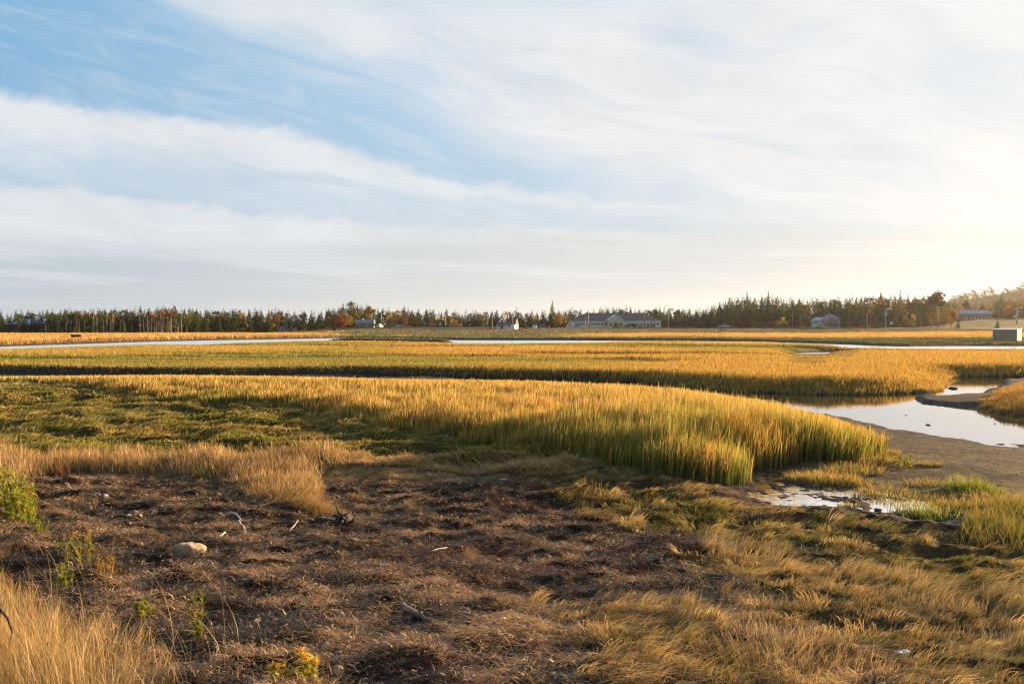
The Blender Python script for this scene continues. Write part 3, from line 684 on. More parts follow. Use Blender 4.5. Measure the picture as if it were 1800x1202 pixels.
# wrack of dead eelgrass and straw
WRACK = gp([(-300, 838), (0, 836), (300, 824), (700, 815), (930, 820), (1000, 880), (1120, 930), (1260, 960), (1350, 1090), (1500, 1150), (1700, 1240), (1700, 1420), (-300, 1420)])
def wrack():
    cx, cy, s = scatter(WRACK, 12500, cap=330, wob=0.3, seed=7)
    k = (sdf(cx, cy, CORNER) < 0.15) & ((sdf(cx, cy, HAY_R) < 0.3) | (rng.random(len(cx)) < 0.8)); cx, cy = cx[k], cy[k]; nC = len(cx); per = 22
    red0 = S(0.44, 0.56, fbm(cx*0.55+2, cy*0.8, 83, 4))*S(-2.0, 1.0, cx)
    th0 = -0.35+2.6*(fbm(cx*0.7, cy*1.0, 171, 3)-0.5)+0.7*rng.standard_normal(nC); cl = fbm(cx*1.8, cy*2.6, 172, 4)
    p0 = np.clip(S(0.49, 0.62, cl)*1.0+0.55*(rng.random(nC)-0.5), 0, 1)*(1-0.55*red0); kind = rng.random(nC)
    i = np.repeat(np.arange(nC), per); n = len(i)
    x = cx[i]+rng.normal(0, .05, n); y = cy[i]+rng.normal(0, .05, n)
    L = 0.035+0.11*rng.random(n)**2; th = th0[i]+0.55*rng.standard_normal(n)+math.pi*(rng.random(n) < 0.5)
    pale = np.clip(p0[i]+0.22*rng.standard_normal(n), 0, 1)
    c = cmix(c3(.016, .011, .008), c3(.48, .29, .14), pale**1.5)
    k = rng.random(n) > 0.975; c[k] = c3(.62, .46, .29)
    k = (rng.random(n) < red0[i]*0.75); c[k] = c3(.13, .030, .016)*(0.3+1.1*rng.random((k.sum(), 1)))
    k = (kind[i] < 0.07) & (pale > .3); c[k] = c3(.22, .18, .165)
    z = H(x, y)+0.012+0.05*rng.random(n)**2
    b0 = blades('wrack', x, y, z, L, np.maximum(.0075, .80*y/853)*(0.5+1.0*rng.random(n)), np.cos(th), np.sin(th), 0.95+0*x, c*0.9, c, c, 2, STRAW, rise=-0.10+0.65*rng.random(n)**1.5+0.3*pale*rng.random(n))
    tag(link('wrack', b0), 'dark mat of dead eelgrass, straw and red weed washed over the near bank', 'seaweed wrack', kind='stuff')
    # shells and grit on the mud flat
    x, y, s = scatter(MUD, 26000, wob=.2, seed=17); M = masks(x, y); k = (M['creek'] < 0) & (M['pool'] < 0); x, y = x[k], y[k]; n = len(x); th = rng.uniform(0, 6.28, n)
    c = cmix(c3(.06, .045, .032), c3(.16, .12, .085), rng.random(n)**2); k = rng.random(n) < .02; c[k] = c3(.6, .56, .5)
    tag(link('mud_grit', blades('mud_grit', x, y, H(x, y)+.002, .015+.035*rng.random(n), .015+.02*rng.random(n), np.cos(th), np.sin(th), .95+0*x, c, c, c, 2, STRAW, rise=.5)), 'grit, weed scraps and shells strewn over the grey mud flat', 'grit', kind='stuff')
    # longer straw combed into loose swaths over the mat
    cx, cy, s = scatter(WRACK, 1500, cap=34, wob=0.3, seed=27); k = (sdf(cx, cy, CORNER) < 0) & (rng.random(len(cx)) < 0.15+0.85*S(0.46, 0.60, fbm(cx*1.1, cy*1.9, 175, 4)))
    cx, cy = cx[k], cy[k]; i = np.repeat(np.arange(len(cx)), 16); n = len(i); th0 = -0.5+2.2*(fbm(cx*0.6, cy*0.8, 176, 3)-0.5)+0.5*rng.standard_normal(len(cx))
    x = cx[i]+rng.normal(0, .07, n); y = cy[i]+rng.normal(0, .05, n); th = th0[i]+.25*rng.standard_normal(n); q = rng.random(n)
    c = cmix(c3(.30, .19, .10), c3(.62, .42, .22), q)
    tag(link('straw_swath', blades('straw_swath', x, y, H(x, y)+.015+.03*rng.random(n), .09+.16*rng.random(n)**1.5, np.maximum(.005, .6*y/853)*(0.6+.6*q), np.cos(th), np.sin(th), .8+.25*rng.random(n), c*.8, c, c*1.05, 4, STRAW, rise=.35+.45*rng.random(n))),
        'swaths of pale sunlit straw lying across the dark wrack', 'straw', kind='stuff')
    # loose pale reed stalks lying on top
    x, y, s = scatter(WRACK, 3000, cap=90, wob=0.2, seed=8); n = len(x)
    k = sdf(x, y, CORNER) < 0; x, y = x[k], y[k]; n = len(x)
    th = rng.uniform(0, 6.28, n); L = 0.06+0.18*rng.random(n)**2
    c = cmix(c3(.42, .30, .18), c3(.62, .48, .30), rng.random(n)); z = H(x, y)+0.03
    tag(link('reed_litter', blades('reed_litter', x, y, z, L, .0065+0*x, np.cos(th), np.sin(th), 0.25+0.1*rng.random(n), c, c, c, 3, STRAW, rise=0.05+0.25*rng.random(n)**2)),
        'loose pale broken reed stalks strewn on the dark wrack', 'reed litter', kind='stuff')
wrack()
def hz(x, y): return float(H(np.array([float(x)]), np.array([float(y)]))[0])
def gnd(px, py):
    x, y = ground_at(px, py); return x, y, hz(x, y)
def top_z(D, py): return CAMZ+(HOR-py)*D/F_PX

# ------------------------------------------------------------------ trees
def tris_mesh(name, V, mats, midx=None):
    V = np.asarray(V).reshape(-1, 3); return raw_mesh(name, V, np.arange(len(V)).reshape(-1, 3), mats=mats, smooth=False)
def spruce_crown(seed, layers=24, width=0.19, base=0.06, gap=0.12, ragged=0.35):
    """unit height; drooping tiers of branch sprays"""
    rr = np.random.default_rng(seed); T_ = []
    for i in range(layers):
        t = i/(layers-1); z = base+(0.985-base)*t; rad = width*(1-t)**0.85*(0.75+ragged*rr.random())+0.006
        nb = max(3, int(9*(1-t)+3)); a0 = rr.random()*6.28
        for k in range(nb):
            if rr.random() < gap: continue
            a = a0+6.283*k/nb+rr.normal(0, .2); L = rad*(0.65+0.5*rr.random()); dz = -0.20*L+rr.normal(0, .008)
            d = np.array([math.cos(a), math.sin(a), 0]); p = np.array([-d[1], d[0], 0]); w = 0.33*L+0.006
            o = np.array([0, 0, z])
            m = o+d*L*0.6+[0, 0, dz*0.3+0.008]; e = o+d*L+[0, 0, dz]
            T_ += [o, m+p*w*0.6, m-p*w*0.6, m+p*w*0.6, e+[0, 0, 0.005], m-p*w*0.6, m+p*w*0.3, e-[0, 0, 0.03], o-[0, 0, 0.012], m-p*w*0.5-[0, 0, 0.028], m, o]
    T_ += [[0.008, 0, 0.95], [-0.008, 0, 0.95], [0, 0, 1.0]]
    return np.array(T_).reshape(-1, 3)
def leafy_crown(seed, n=700, w=0.34, base=0.16, blobs=9, leaf=0.035, tall=1.0):
    rr = np.random.default_rng(seed); T_ = []
    cs = [(rr.normal(0, w*0.42), rr.normal(0, w*0.42), rr.uniform(base+0.16, 0.86), rr.uniform(0.10, 0.19)*(w/0.34)**0.7) for _ in range(blobs)]
    cs.append((0, 0, 0.86, 0.13))
    for i in range(n):
        c = cs[rr.integers(len(cs))]; v = rr.normal(size=3); v /= np.linalg.norm(v)+1e-9; r = c[3]*(0.55+0.5*rr.random())
        p = np.array([c[0]+v[0]*r, c[1]+v[1]*r, min(0.995, max(base, c[2]+v[2]*r*tall))])
        a = rr.normal(size=3); a /= np.linalg.norm(a); b_ = np.cross(a, v); s_ = leaf*(0.6+0.8*rr.random())
        T_ += [p+a*s_, p-a*s_*0.6+b_*s_*0.8, p-a*s_*0.6-b_*s_*0.8]
    return np.array(T_).reshape(-1, 3)
def trunk_mesh(name, h, r, limbs=0, seed=0, m=None, lean=0.0):
    rr = random.Random(seed); b = MB(); top = (lean, 0, h)
    b.tube([(0, 0, -0.03), (lean*.3, 0, h*0.35), (lean*.7, 0.004, h*0.7), top], [r, r*.8, r*.55, r*.22], 5)
    for k in range(limbs):
        t = rr.uniform(0.3, 0.95); a = rr.uniform(0, 6.28); L = rr.uniform(.06, .2)*(1.2-t); z = h*t
        b.tube([(lean*t, 0, z), (lean*t+math.cos(a)*L*.6, math.sin(a)*L*.6, z+L*.35), (lean*t+math.cos(a)*L, math.sin(a)*L, z+L*.8)], [r*.35, r*.25, r*.1], 3, False)
    return b.mesh(name, m or BARK)
SPR = []
for i, (w_, g_, L_, b_) in enumerate([(0.17, .12, 26, .05), (0.21, .10, 24, .04), (0.13, .22, 24, .12), (0.16, .30, 20, .25), (0.24, .06, 26, .02), (0.11, .30, 22, .30)]):
    SPR.append(tris_mesh('spruce_crown', spruce_crown(40+i, L_, w_, b_, g_), [SPRUCE]))
SPRT = trunk_mesh('spruce_trunk', 0.97, 0.011)
PAL = {'golden': ((.20, .125, .018), (.36, .235, .03)), 'orange': ((.22, .085, .018), (.34, .155, .03)), 'red': ((.22, .032, .018), (.34, .07, .03)),
       'rust': ((.11, .055, .022), (.20, .10, .035)), 'olive': ((.055, .068, .018), (.13, .125, .03)), 'green': ((.035, .065, .018), (.08, .11, .025)), 'yellow': ((.38, .31, .03), (.50, .40, .04)), 'maroon': ((.075, .022, .018), (.14, .04, .025)), 'grey': ((.10, .085, .07), (.17, .14, .11))}
LM = {k: tree_mat(k+'_leaves', *v, tr=0.4) for k, v in PAL.items()}
LGEO = [leafy_crown(60, 800, .30, .14, 9), leafy_crown(61, 800, .38, .10, 12), leafy_crown(62, 700, .22, .18, 8), leafy_crown(63, 800, .46, .04, 12)]
LCR = {(k, i): tris_mesh(k+'_crown', g, [LM[k]]) for k in PAL for i, g in enumerate(LGEO)}
LTR = [trunk_mesh('trunk', .8, .014, 6, 3), trunk_mesh('trunk', .8, .014, 6, 4)]
SNAG = [trunk_mesh('dead_tree', 1.0, 0.012, 16, 10+i, GREYWOOD, lean=l) for i, l in enumerate((0.0, 0.05, -0.06, 0.02))]
LABELS = {}
ZONES = [(-999, 100, 'behind the blue roofed building'), (100, 320, 'in the woods behind the grey snags'), (320, 470, 'between the snags and the twin dark spruces'),
         (470, 560, 'behind the small blue roofed house'), (560, 660, 'near the red maple and grey roofed bungalow'), (660, 780, 'beside the cluster of tall poles'),
         (780, 870, 'left of the white gabled house'), (870, 1000, 'behind the white gabled house'), (1000, 1170, 'behind the long white building'),
         (1170, 1290, 'behind the parked blue car'), (1290, 1420, 'on the rise above the yellow bush'), (1420, 1500, 'behind the purple roofed house'),
         (1500, 1680, 'between the purple roofed house and the school'), (1680, 9999, 'around the long low school')]
KIND = {'spruce': 'spruce', 'dead': 'dead tree'}
def zone(px): return next(z for a, b_, z in ZONES if a <= px < b_)
def put_tree(px, D, ytop, kind, var=0, wide=1.0, label=None, ybase=None, group=None):
    x = (px-CX)/F_PX*D; z = hz(x, D)-0.1; h = max(top_z(D, ytop)-z, 1.0)
    row = 'front' if row_of.get('r') == 0 else 'back'
    if kind == 'spruce':
        me, tr, sp, cat = SPR[var % len(SPR)], SPRT, 'spruce_tree', 'tree'; lab = f"dark {'narrow ' if var % 6 in (2, 5) else 'ragged ' if var % 6 == 3 else 'full ' if var % 6 == 4 else ''}spruce in the {row} row {zone(px)}"
    elif kind == 'dead':
        o = link('dead_tree', SNAG[var % 4], loc=(x, D, z), rz=random.random()*6.28, scale=h)
        return tag(o, label or f"bare grey dead tree standing {zone(px)}", 'tree', group or f'dead trees {zone(px)}')
    else:
        me, tr, sp = LCR[(kind, var % 4)], LTR[var % 2], 'leafy_tree'; cat = 'tree'
        lab = f"{kind} {['rounded', 'broad', 'slim', 'bushy'][var % 4]} autumn tree in the {row} row {zone(px)}"
        if kind in ('green', 'olive'): lab = lab.replace('autumn', 'leafy')
    lab = label or lab
    o = thing(sp, lab, cat, (x, D, z), random.random()*6.28, None if label else group or lab.replace(' spruce ', ' spruces ').replace(' tree ', ' trees '))
    o.scale = (h*wide, h*wide, h)
    link('crown', me, o); link('trunk', tr, o)
    return o
row_of = {'r': 0}
SKY = np.array([(-60, 548), (0, 549), (60, 545), (130, 542), (200, 543), (270, 541), (300, 538), (330, 541), (360, 545), (430, 543), (500, 545), (560, 546), (600, 538), (640, 538), (680, 543), (720, 541), (800, 545), (870, 546), (950, 547), (1000, 543), (1100, 540), (1170, 541), (1220, 543), (1245, 540), (1285, 523), (1330, 522), (1380, 522), (1430, 524), (1480, 523), (1530, 520), (1580, 519), (1620, 520), (1660, 524), (1690, 536), (1720, 536), (1760, 524), (1800, 524), (1860, 515)], float)
def sky_y(px): return float(np.interp(px, SKY[:, 0], SKY[:, 1]))
HOLES = [(10, 85), (478, 528), (612, 665), (868, 912), (1000, 1168), (1426, 1480), (1680, 1750)]
def in_hole(px, m=0): return any(a-m < px < b_+m for a, b_ in HOLES)
def front_D(px):
    return float(np.interp(px, [0, 300, 330, 480, 560, 900, 1000, 1170, 1240, 1640, 1690, 1900], [292, 290, 300, 335, 372, 378, 412, 405, 372, 372, 446, 446]))
rnd = random.Random(5)
def pick(px, r):
    q = rnd.random()
    if px < 100: pool = ['spruce']*7+['olive']*3+['rust', 'green']
    elif px < 320: pool = ['spruce']*5+['green', 'olive', 'rust', 'orange'][:4 if r else 2]+['olive']
    elif px < 480: pool = ['spruce']*8+['olive', 'golden', 'green', 'green']
    elif px < 560: pool = ['spruce']*7+['olive', 'rust', 'green']
    elif px < 700: pool = ['spruce']*5+['rust', 'golden', 'olive', 'olive', 'golden']
    elif px < 870: pool = ['spruce']*7+['golden', 'olive', 'rust', 'green', 'olive']
    elif px < 1010: pool = ['spruce']*7+['golden', 'olive', 'olive', 'green']
    elif px < 1240: pool = ['spruce']*7+['green', 'olive']
    elif px < 1500: pool = ['spruce']*9+['olive', 'rust', 'green'] if r else ['spruce']*6+['green']*4+['olive']
    elif px < 1680: pool = ['spruce']*7+['olive', 'rust'] if r else ['spruce']*4+['golden', 'olive', 'golden', 'rust']
    else: pool = ['spruce']*3+['rust', 'golden', 'olive', 'orange', 'olive']
    return rnd.choice(pool)
random.seed(3)
for r in range(3):
    row_of['r'] = r
    px = -45.0
    while px < 1860:
        D = front_D(px)+[0, 16, 34][r]+rnd.uniform(-5, 5)
        kind = pick(px, r)
        if r == 0 and in_hole(px, 3) and not 1000 < px < 1168: px += 8; continue
        if r == 0 and 1000 < px < 1168: px += 14; continue
        if r <= 1 and 1680 < px < 1750 and r == 0: px += 10; continue
        jit_ = abs(rnd.gauss(0, 3.6))
        yt = sky_y(px)+[8, 2, -2][r]+jit_+(0 if kind == 'spruce' else 3)
        if kind == 'spruce' and rnd.random() < 0.14: yt -= rnd.uniform(1, 4)
        wide = rnd.uniform(1.6, 2.5) if kind == 'spruce' else rnd.uniform(0.9, 1.4)
        put_tree(px, D, yt, kind, rnd.randrange(6), wide)
        px += (13.5, 12.5, 12.5)[r]*rnd.uniform(0.55, 1.35)
row_of['r'] = 0
# particular trees one can pick out
put_tree(971, 366, 528, 'spruce', 1, 1.25, 'tallest spruce on the skyline between the white gabled house and the long white building')
put_tree(979, 362, 549, 'golden', 0, 1.3, 'golden orange tree at the foot of the tallest skyline spruce')
put_tree(459, 322, 541, 'spruce', 4, 1.05, 'dark full spruce leaning into its twin left of the small blue roofed house')
put_tree(473, 322, 541.5, 'spruce', 1, 1.15, 'dark spruce right of its twin, touching the small blue roofed house')
put_tree(512, 322, 554, 'spruce', 2, 1.2, 'small dark spruce in front of the blue house garage')
put_tree(617, 385, 529, 'olive', 1, 1.15, 'big round crowned olive tree topping the skyline above the red maple')
put_tree(604, 384, 531, 'spruce', 2, 1.0, 'spruce against the left side of the big round crowned tree')
put_tree(629, 384, 532, 'spruce', 2, 1.0, 'spruce against the right side of the big round crowned tree')
put_tree(649, 380, 537, 'golden', 2, 1.2, 'tall yellow green tree behind the low grey roofed house')
put_tree(595, 366, 554, 'red', 1, 1.15, 'bright red maple beside the golden tree left of the grey roofed house')
put_tree(603, 369, 549, 'orange', 1, 1.1, 'orange maple just behind the bright red maple')
put_tree(617, 362, 555, 'golden', 1, 1.15, 'golden spreading tree with pale trunks right of the red maple')
put_tree(588, 330, 565, 'spruce', 4, 1.3, 'low dark spruce in front of the red maple')
put_tree(692, 366, 557, 'golden', 1, 1.2, 'bright golden tree just right of the cluster of poles')
put_tree(345, 294, 546, 'green', 1, 1.0, 'tall green tree at the right end of the grey snag stand')
put_tree(362, 294, 540, 'spruce', 4, 0.95, 'tall spruce closing the right end of the grey snag stand')
put_tree(392, 330, 552, 'golden', 2, 1.1, 'yellow birch left of the leaning pole near the snags')
put_tree(382, 330, 553, 'golden', 2, 0.9, 'thin golden birch next to the yellow birch near the snags')
put_tree(1376, 350, 557, 'yellow', 3, 0.9, 'bright yellow bush at the foot of the wooded rise')
put_tree(1184, 372, 558, 'maroon', 3, 1.3, 'maroon red shrub tree right of the lamp pole by the long building')
put_tree(1160, 380, 560, 'maroon', 3, 1.2, 'dark maroon bush at the right end of the long white building')
put_tree(1578, 356, 540, 'golden', 2, 1.15, 'golden green tree right of the tall lamp pole with wires')
put_tree(1592, 356, 545, 'golden', 0, 1.1, 'second golden tree right of the tall lamp pole with wires')
put_tree(1604, 358, 551, 'yellow', 0, 0.9, 'low yellow green tree before the dark woods left of the wire pole')
put_tree(1648, 372, 511, 'rust', 2, 1.5, 'tall rust tinged tree crowning the dark woods above the wire pole')
put_tree(1672, 360, 541, 'orange', 0, 1.2, 'orange leafed tree at the left end of the school')
put_tree(1684, 344, 560, 'spruce', 4, 1.3, 'small pyramid spruce standing before the school lawn')
put_tree(1656, 350, 549, 'rust', 1, 1.1, 'rust brown bushy tree right of the wire pole')
put_tree(1753, 300, 560, 'spruce', 4, 1.3, 'small spruce right behind the grey marsh shed')
put_tree(1341, 322, 572, 'spruce', 4, 1.6, 'small dark spruce bush at the foot of the middle lamp pole')
put_tree(1760, 450, 512, 'spruce', 1, 1.2, 'tall spruce right of the school below the far hill')
put_tree(1698, 455, 527, 'maroon', 2, 0.8, 'small dark red tree directly behind the school roof')
put_tree(1790, 430, 546, 'orange', 0, 1.3, 'orange tree at the foot of the lamp pole beyond the grey marsh shed')
put_tree(1540, 348, 553, 'spruce', 4, 1.2, 'low spruce just left of the tall lamp pole with wires')
put_tree(1313, 395, 512, 'spruce', 1, 1.1, 'paired skyline spruce at the left shoulder of the wooded rise')
put_tree(1350, 395, 510, 'spruce', 0, 1.2, 'tallest skyline spruce on the left part of the wooded rise')
put_tree(1548, 395, 506, 'spruce', 5, 0.9, 'thin bare topped spruce rising highest above the tall woods')
put_tree(1582, 395, 509, 'spruce', 3, 1.0, 'tall ragged skyline spruce right of the thin bare topped one')
# grey snags at the left wood edge
for i in range(64):
    px = rnd.uniform(70, 332) if i > 14 else rnd.uniform(255, 330); yt = rnd.uniform(560, 576) if px < 160 or rnd.random() < 0.45 else rnd.uniform(545, 562)
    put_tree(px, rnd.uniform(276, 286), yt, 'dead', rnd.randrange(4))
# woods beyond the rows one can tell apart
def forest():
    rr = np.random.default_rng(9); parts = []; gl = [spruce_crown(200+i, 13, .19, .05, .15) for i in range(3)]
    for i in range(520):
        px = rr.uniform(-250, 2050); D = front_D(min(max(px, 0), 1900))+rr.uniform(42, 80)
        if px < 0 or px > 1860: D -= 40
        x = (px-CX)/F_PX*D; z = hz(x, D); h = max(top_z(D, sky_y(min(max(px, 0), 1800))+rr.normal(1, 2.5))-z, 5); g = gl[i % 3]; w = h*rr.uniform(1.6, 2.4)
        a = rr.random()*6.28; c, s_ = math.cos(a), math.sin(a)
        parts.append(np.stack([x+w*(g[:, 0]*c-g[:, 1]*s_), D+w*(g[:, 0]*s_+g[:, 1]*c), z+h*g[:, 2]], -1))
    V = np.concatenate(parts); tag(link('forest', tris_mesh('forest', V, [SPRUCE])), 'dense dark spruce woods filling in behind the front rows of trees', 'forest', kind='stuff')
    parts = []; gs = spruce_crown(220, 6, .3, .05, .1); gd = leafy_crown(221, 60, .5, .1, 6, .11)
    for i in range(1500):
        x = rr.uniform(420, 1150); y = rr.uniform(820, 1260); z = float(H0(x, y))
        if z < 5 or x/y > 0.85: continue
        g = gs if rr.random() < .65 else gd; h = rr.uniform(9, 14); w = h*rr.uniform(.9, 1.5)
        parts.append(np.stack([x+w*g[:, 0], y+w*g[:, 1], z+h*g[:, 2]], -1))
    V = np.concatenate(parts); tag(link('hill_forest', tris_mesh('hill_forest', V, [tree_mat('hill_leaves', (.05, .06, .02), (.14, .10, .035))])), 'distant wooded hill rising hazily beyond the school', 'forest', kind='stuff')
forest()
# low shrubs along the roadside bank
def shrub(px, py, h, w, col, label, v=3):
    x, y, z = gnd(px, py); o = thing('shrub', label, 'shrub', (x, y, z-0.1), random.random()*6, None); o.scale = (h*w, h*w, h)
    link('foliage', LCR[(col, v)], o); link('stem', LTR[0], o); return o
for a in [(548, 580, 4.0, 1.6, 'green', 'broad green bush right of the first crossarm pole'), (566, 580, 3.2, 1.5, 'olive', 'olive bush between the broad green bush and the low dark spruce'),
          (538, 578, 2.8, 1.5, 'olive', 'small olive bush at the foot of the first crossarm pole'), (655, 578, 3.0, 1.2, 'green', 'green bush in front of the low grey roofed house'),
          (577, 580, 1.6, 2.2, 'rust', 'low rust red shrub left of the low dark spruce'), (602, 580, 1.6, 2.4, 'rust', 'low rust red shrub right of the low dark spruce'),
          (640, 578, 2.0, 1.6, 'olive', 'olive shrub below the deck of the grey roofed house'), (1090, 579, 2.2, 3.2, 'green', 'wide dark green shrub in front of the pale gable of the long building'),
          (1120, 578.5, 1.8, 3.0, 'green', 'wide green shrub right of the gable of the long building'), (1130, 577, 1.4, 3.0, 'olive', 'low olive shrub before the right wing of the long building'),
          (1442, 581, 2.4, 2.4, 'green', 'dark green shrub below the purple roofed house'), (1455, 577, 3.6, 1.4, 'green', 'tall green shrub at the right corner of the purple roofed house'),
          (1465, 578, 3.4, 1.8, 'green', 'green thicket right of the purple roofed house'), (1513, 578, 1.4, 1.8, 'red', 'low bright red shrub by the short pole right of the purple roofed house'),
          (1527, 579, 1.3, 1.8, 'red', 'low red shrub just right of the short pole'), (1496, 580, 1.3, 2.8, 'rust', 'low rust shrub right of the dark green thicket'),
          (925, 579, 1.6, 2.0, 'rust', 'low rust bush between the white gabled house and the white box'), (1270, 583, 1.2, 2.4, 'olive', 'low shrub on the bank below the blue car'),
          (713, 579, 3.0, 1.4, 'rust', 'rust brown bush right of the bright golden tree'), (760, 577, 3.2, 1.6, 'rust', 'rust bush along the guardrail before the dark woods'),
          (800, 577, 3.4, 1.5, 'golden', 'golden bush along the guardrail'), (846, 577, 3.4, 1.7, 'olive', 'olive bush at the right end of the guardrail'),
          (1410, 580, 2.2, 1.8, 'olive', 'olive shrub left of the purple roofed house lawn'), (1350, 577, 2.6, 1.8, 'green', 'green shrub right of the middle lamp pole'),
          (1325, 577, 3.2, 1.6, 'green', 'green shrub left of the middle lamp pole'), (24, 584, 3.6, 1.7, 'olive', 'olive shrub in front of the blue roofed building'), (52, 585, 3.4, 1.8, 'rust', 'brown shrub at the right part of the blue roofed building'), (92, 585, 4.2, 1.5, 'olive', 'olive thicket right of the blue roofed building')]:
    shrub(*a)

# ------------------------------------------------------------------ road, guardrail, poles
def strip(name, pts, w, m, dz=0.05):
    b = MB(); v = []
    for i, (px, D) in enumerate(pts):
        x = (px-CX)/F_PX*D
        v += [(x, D-w/2, hz(x, D-w/2)+dz), (x, D, hz(x, D)+dz+0.03), (x, D+w/2, hz(x, D+w/2)+dz)]
    f = []
    for i in range(len(pts)-1):
        for j in range(2): f.append((3*i+j, 3*i+3+j, 3*i+4+j, 3*i+1+j))
    b.add(v, f); return b.build(name, m)
ASPH = mat('asphalt', (.06, .058, .055), .9)
rp = [(px, float(np.interp(px, [440, 700, 900, 1200, 1640, 2000], [352, 350, 352, 352, 344, 330]))) for px in range(440, 2040, 20)]
strip('road', rp, 7, ASPH, 0.10)['kind'] = 'structure'
GALV = mat('galvanised_steel', (.30, .31, .32), .5, metal=.4); WOOD = mat('pole_wood', (.26, .215, .165), .85, .2, 10)
GREYP = mat('pale_pole_wood', (.40, .36, .30), .85, .15, 10)
def guardrail(p0, p1, D, label, h=0.75):
    o = thing('guardrail', label, 'guardrail', ((p0-CX)/F_PX*D, D, 0)); X0 = (p0-CX)/F_PX*D; X1 = (p1-CX)/F_PX*D; n = int((X1-X0)/4)
    b = MB(); xs = np.linspace(X0, X1, n+1)
    for a, c in zip(xs[:-1], xs[1:]):
        za, zc = hz(a, D)+h, hz(c, D)+h
        for (zz0, zz1, yy) in ((-.30, -.2, .03), (-.2, -.1, -.03), (-.1, 0, .03)):
            b.add([(a-X0, yy, za+zz0), (c-X0, yy, zc+zz0), (c-X0, -yy, zc+zz1), (a-X0, -yy, za+zz1)], [(0, 1, 2, 3)])
    b.build('rail', GALV, o)
    for i, x in enumerate(xs[::2]):
        MB().box(x-X0-.08, x-X0+.08, .04, .2, hz(x, D)-.3, hz(x, D)+h).build('post', GALV, o)
    return o
guardrail(690, 872, 345, 'long grey guardrail along the road left of the white gabled house')
guardrail(1560, 1662, 336, 'grey guardrail along the road below the wire pole')
LAMPM = mat('lamp_housing', (.75, .72, .66), .4)
def pole(px, ytop, ybase, label, arm=0, lamp=0, m=None, r=.13, D=None, lean=0, cross2=0):
    r *= 1.25
    if D is None: x, y, z = gnd(px, ybase)
    else: y = D; x = (px-CX)/F_PX*D; z = hz(x, D)
    h = top_z(y, ytop)-z
    o = thing('utility_pole', label, 'street lamp' if lamp else 'utility pole', (x, y, z-0.2))
    MB().tube([(0, 0, 0), (lean*h*.5, 0, h*.5), (lean*h, 0, h+.2)], [r*1.25, r*1.05, r*.85], 8).build('pole', m or WOOD, o, True)
    if arm:
        b = MB().box(lean*h-1.1, lean*h+1.1, -.06-r, .06-r, h-.35, h-.2)
        b.build('crossarm', m or WOOD, o); b = MB()
        for q in (-.95, -.45, .45, .95): b.tube([(lean*h+q, -r, h-.2), (lean*h+q, -r, h+.02)], .06, 6)
        b.build('insulators', LAMPM, o)
    if cross2:
        MB().tube([(0, 0, h*.78), (-1.3, 0, h*.84)], .05, 5).build('side_arm', m or WOOD, o)
        MB().box(-.25, .25, -.5, -.15, h*.70, h*.82).build('transformer', LAMPM, o)
    if lamp:
        MB().tube([(lean*h, 0, h-.5), (lean*h+.5, -.3, h+.1), (lean*h+1.1*lamp, -.9, h+.25)], .045, 5).build('lamp_arm', GALV, o)
        b = MB(); b.tube([(lean*h+.6*lamp-.1, -.5, h+.22), (lean*h+1.0*lamp, -.9, h+.27), (lean*h+2.0*lamp, -1.6, h+.2)], [.14, .36, .22], 8)
        b.build('lamp_head', LAMPM, o, True)
    return o, (x+lean*h, y, z+h)
pole(409, 552, 577, 'leaning pale pole with crossarm behind the snag stand', 1, 0, GREYP, .15, lean=-.03)
pole(533, 551.5, 578, 'pole with pale lamp and side arm right of the small blue roofed house', 0, .7, GREYP, .2, cross2=1)
pole(670, 552.5, 576, 'first pale lamp pole of the cluster right of the grey roofed house', 0, .8, GREYP, .18)
pole(674, 557, 576, 'yellowish thinner pole in the middle of the pole cluster', 0, 0, GREYP, .13)
pole(679.5, 559, 576, 'shortest thin dark pole at the right of the pole cluster', 0, 0, WOOD, .10)
pole(783, 554, 579, 'lamp pole by the guardrail with a small white head', 0, .6, GREYP, .15)
pole(865, 553, 579, 'plain brown pole just left of the white gabled house', 0, 0, WOOD, .14)
pole(901, 549, 579, 'tall pole with lamp rising in front of the white gabled house roof', 0, .9, mat('pink_pole', (.45, .30, .24), .8), .09)
pole(1000, 560, 577, 'short pole between the small white tent and the long building', 0, 0, WOOD, .12)
pole(1029, 557, 576.5, 'thin pale pole before the left wing of the long building', 0, 0, GREYP, .09)
_, W0 = pole(1034, 545, 576, 'yellowish pole standing over the left roof of the long building', 0, 0, mat('yellow_pole', (.45, .33, .14), .8), .14)
pole(1133, 549, 576, 'first thin pole over the right roof of the long building', 0, 0, WOOD, .10)
pole(1146, 548, 576, 'second thin pole over the right roof of the long building', 0, 0, WOOD, .11)
_, W1 = pole(1175, 544, 577, 'tall pale lamp pole at the right end of the long building', 0, 1.0, GREYP, .18)
pole(1289, 562, 576, 'short brown pole just right of the blue car', 0, 0, WOOD, .12)
_, W2 = pole(1338, 543, 574, 'tall pale lamp pole in front of the wooded rise', 0, .8, GREYP, .19)
pole(1393, 549, 576, 'plain pole right of the bright yellow bush', 0, 0, WOOD, .15)
pole(1524, 552, 577, 'plain pole right of the purple roofed house', 0, 0, GREYP, .15)
_, W3 = pole(1556.5, 543, 577, 'tall lamp pole with transformer where the wires meet', 0, .8, GREYP, .20, cross2=1)
_, W4 = pole(1650, 538.5, 577, 'tall leaning wire pole above the roadside guardrail', 1, 0, GREYP, .19, lean=-.02)
_, W5 = pole(1787, 541, 569, 'pale lamp pole beyond the grey marsh shed', 1, .8, GREYP, .24)
CAB = mat('wire', (.26, .23, .19), .6)
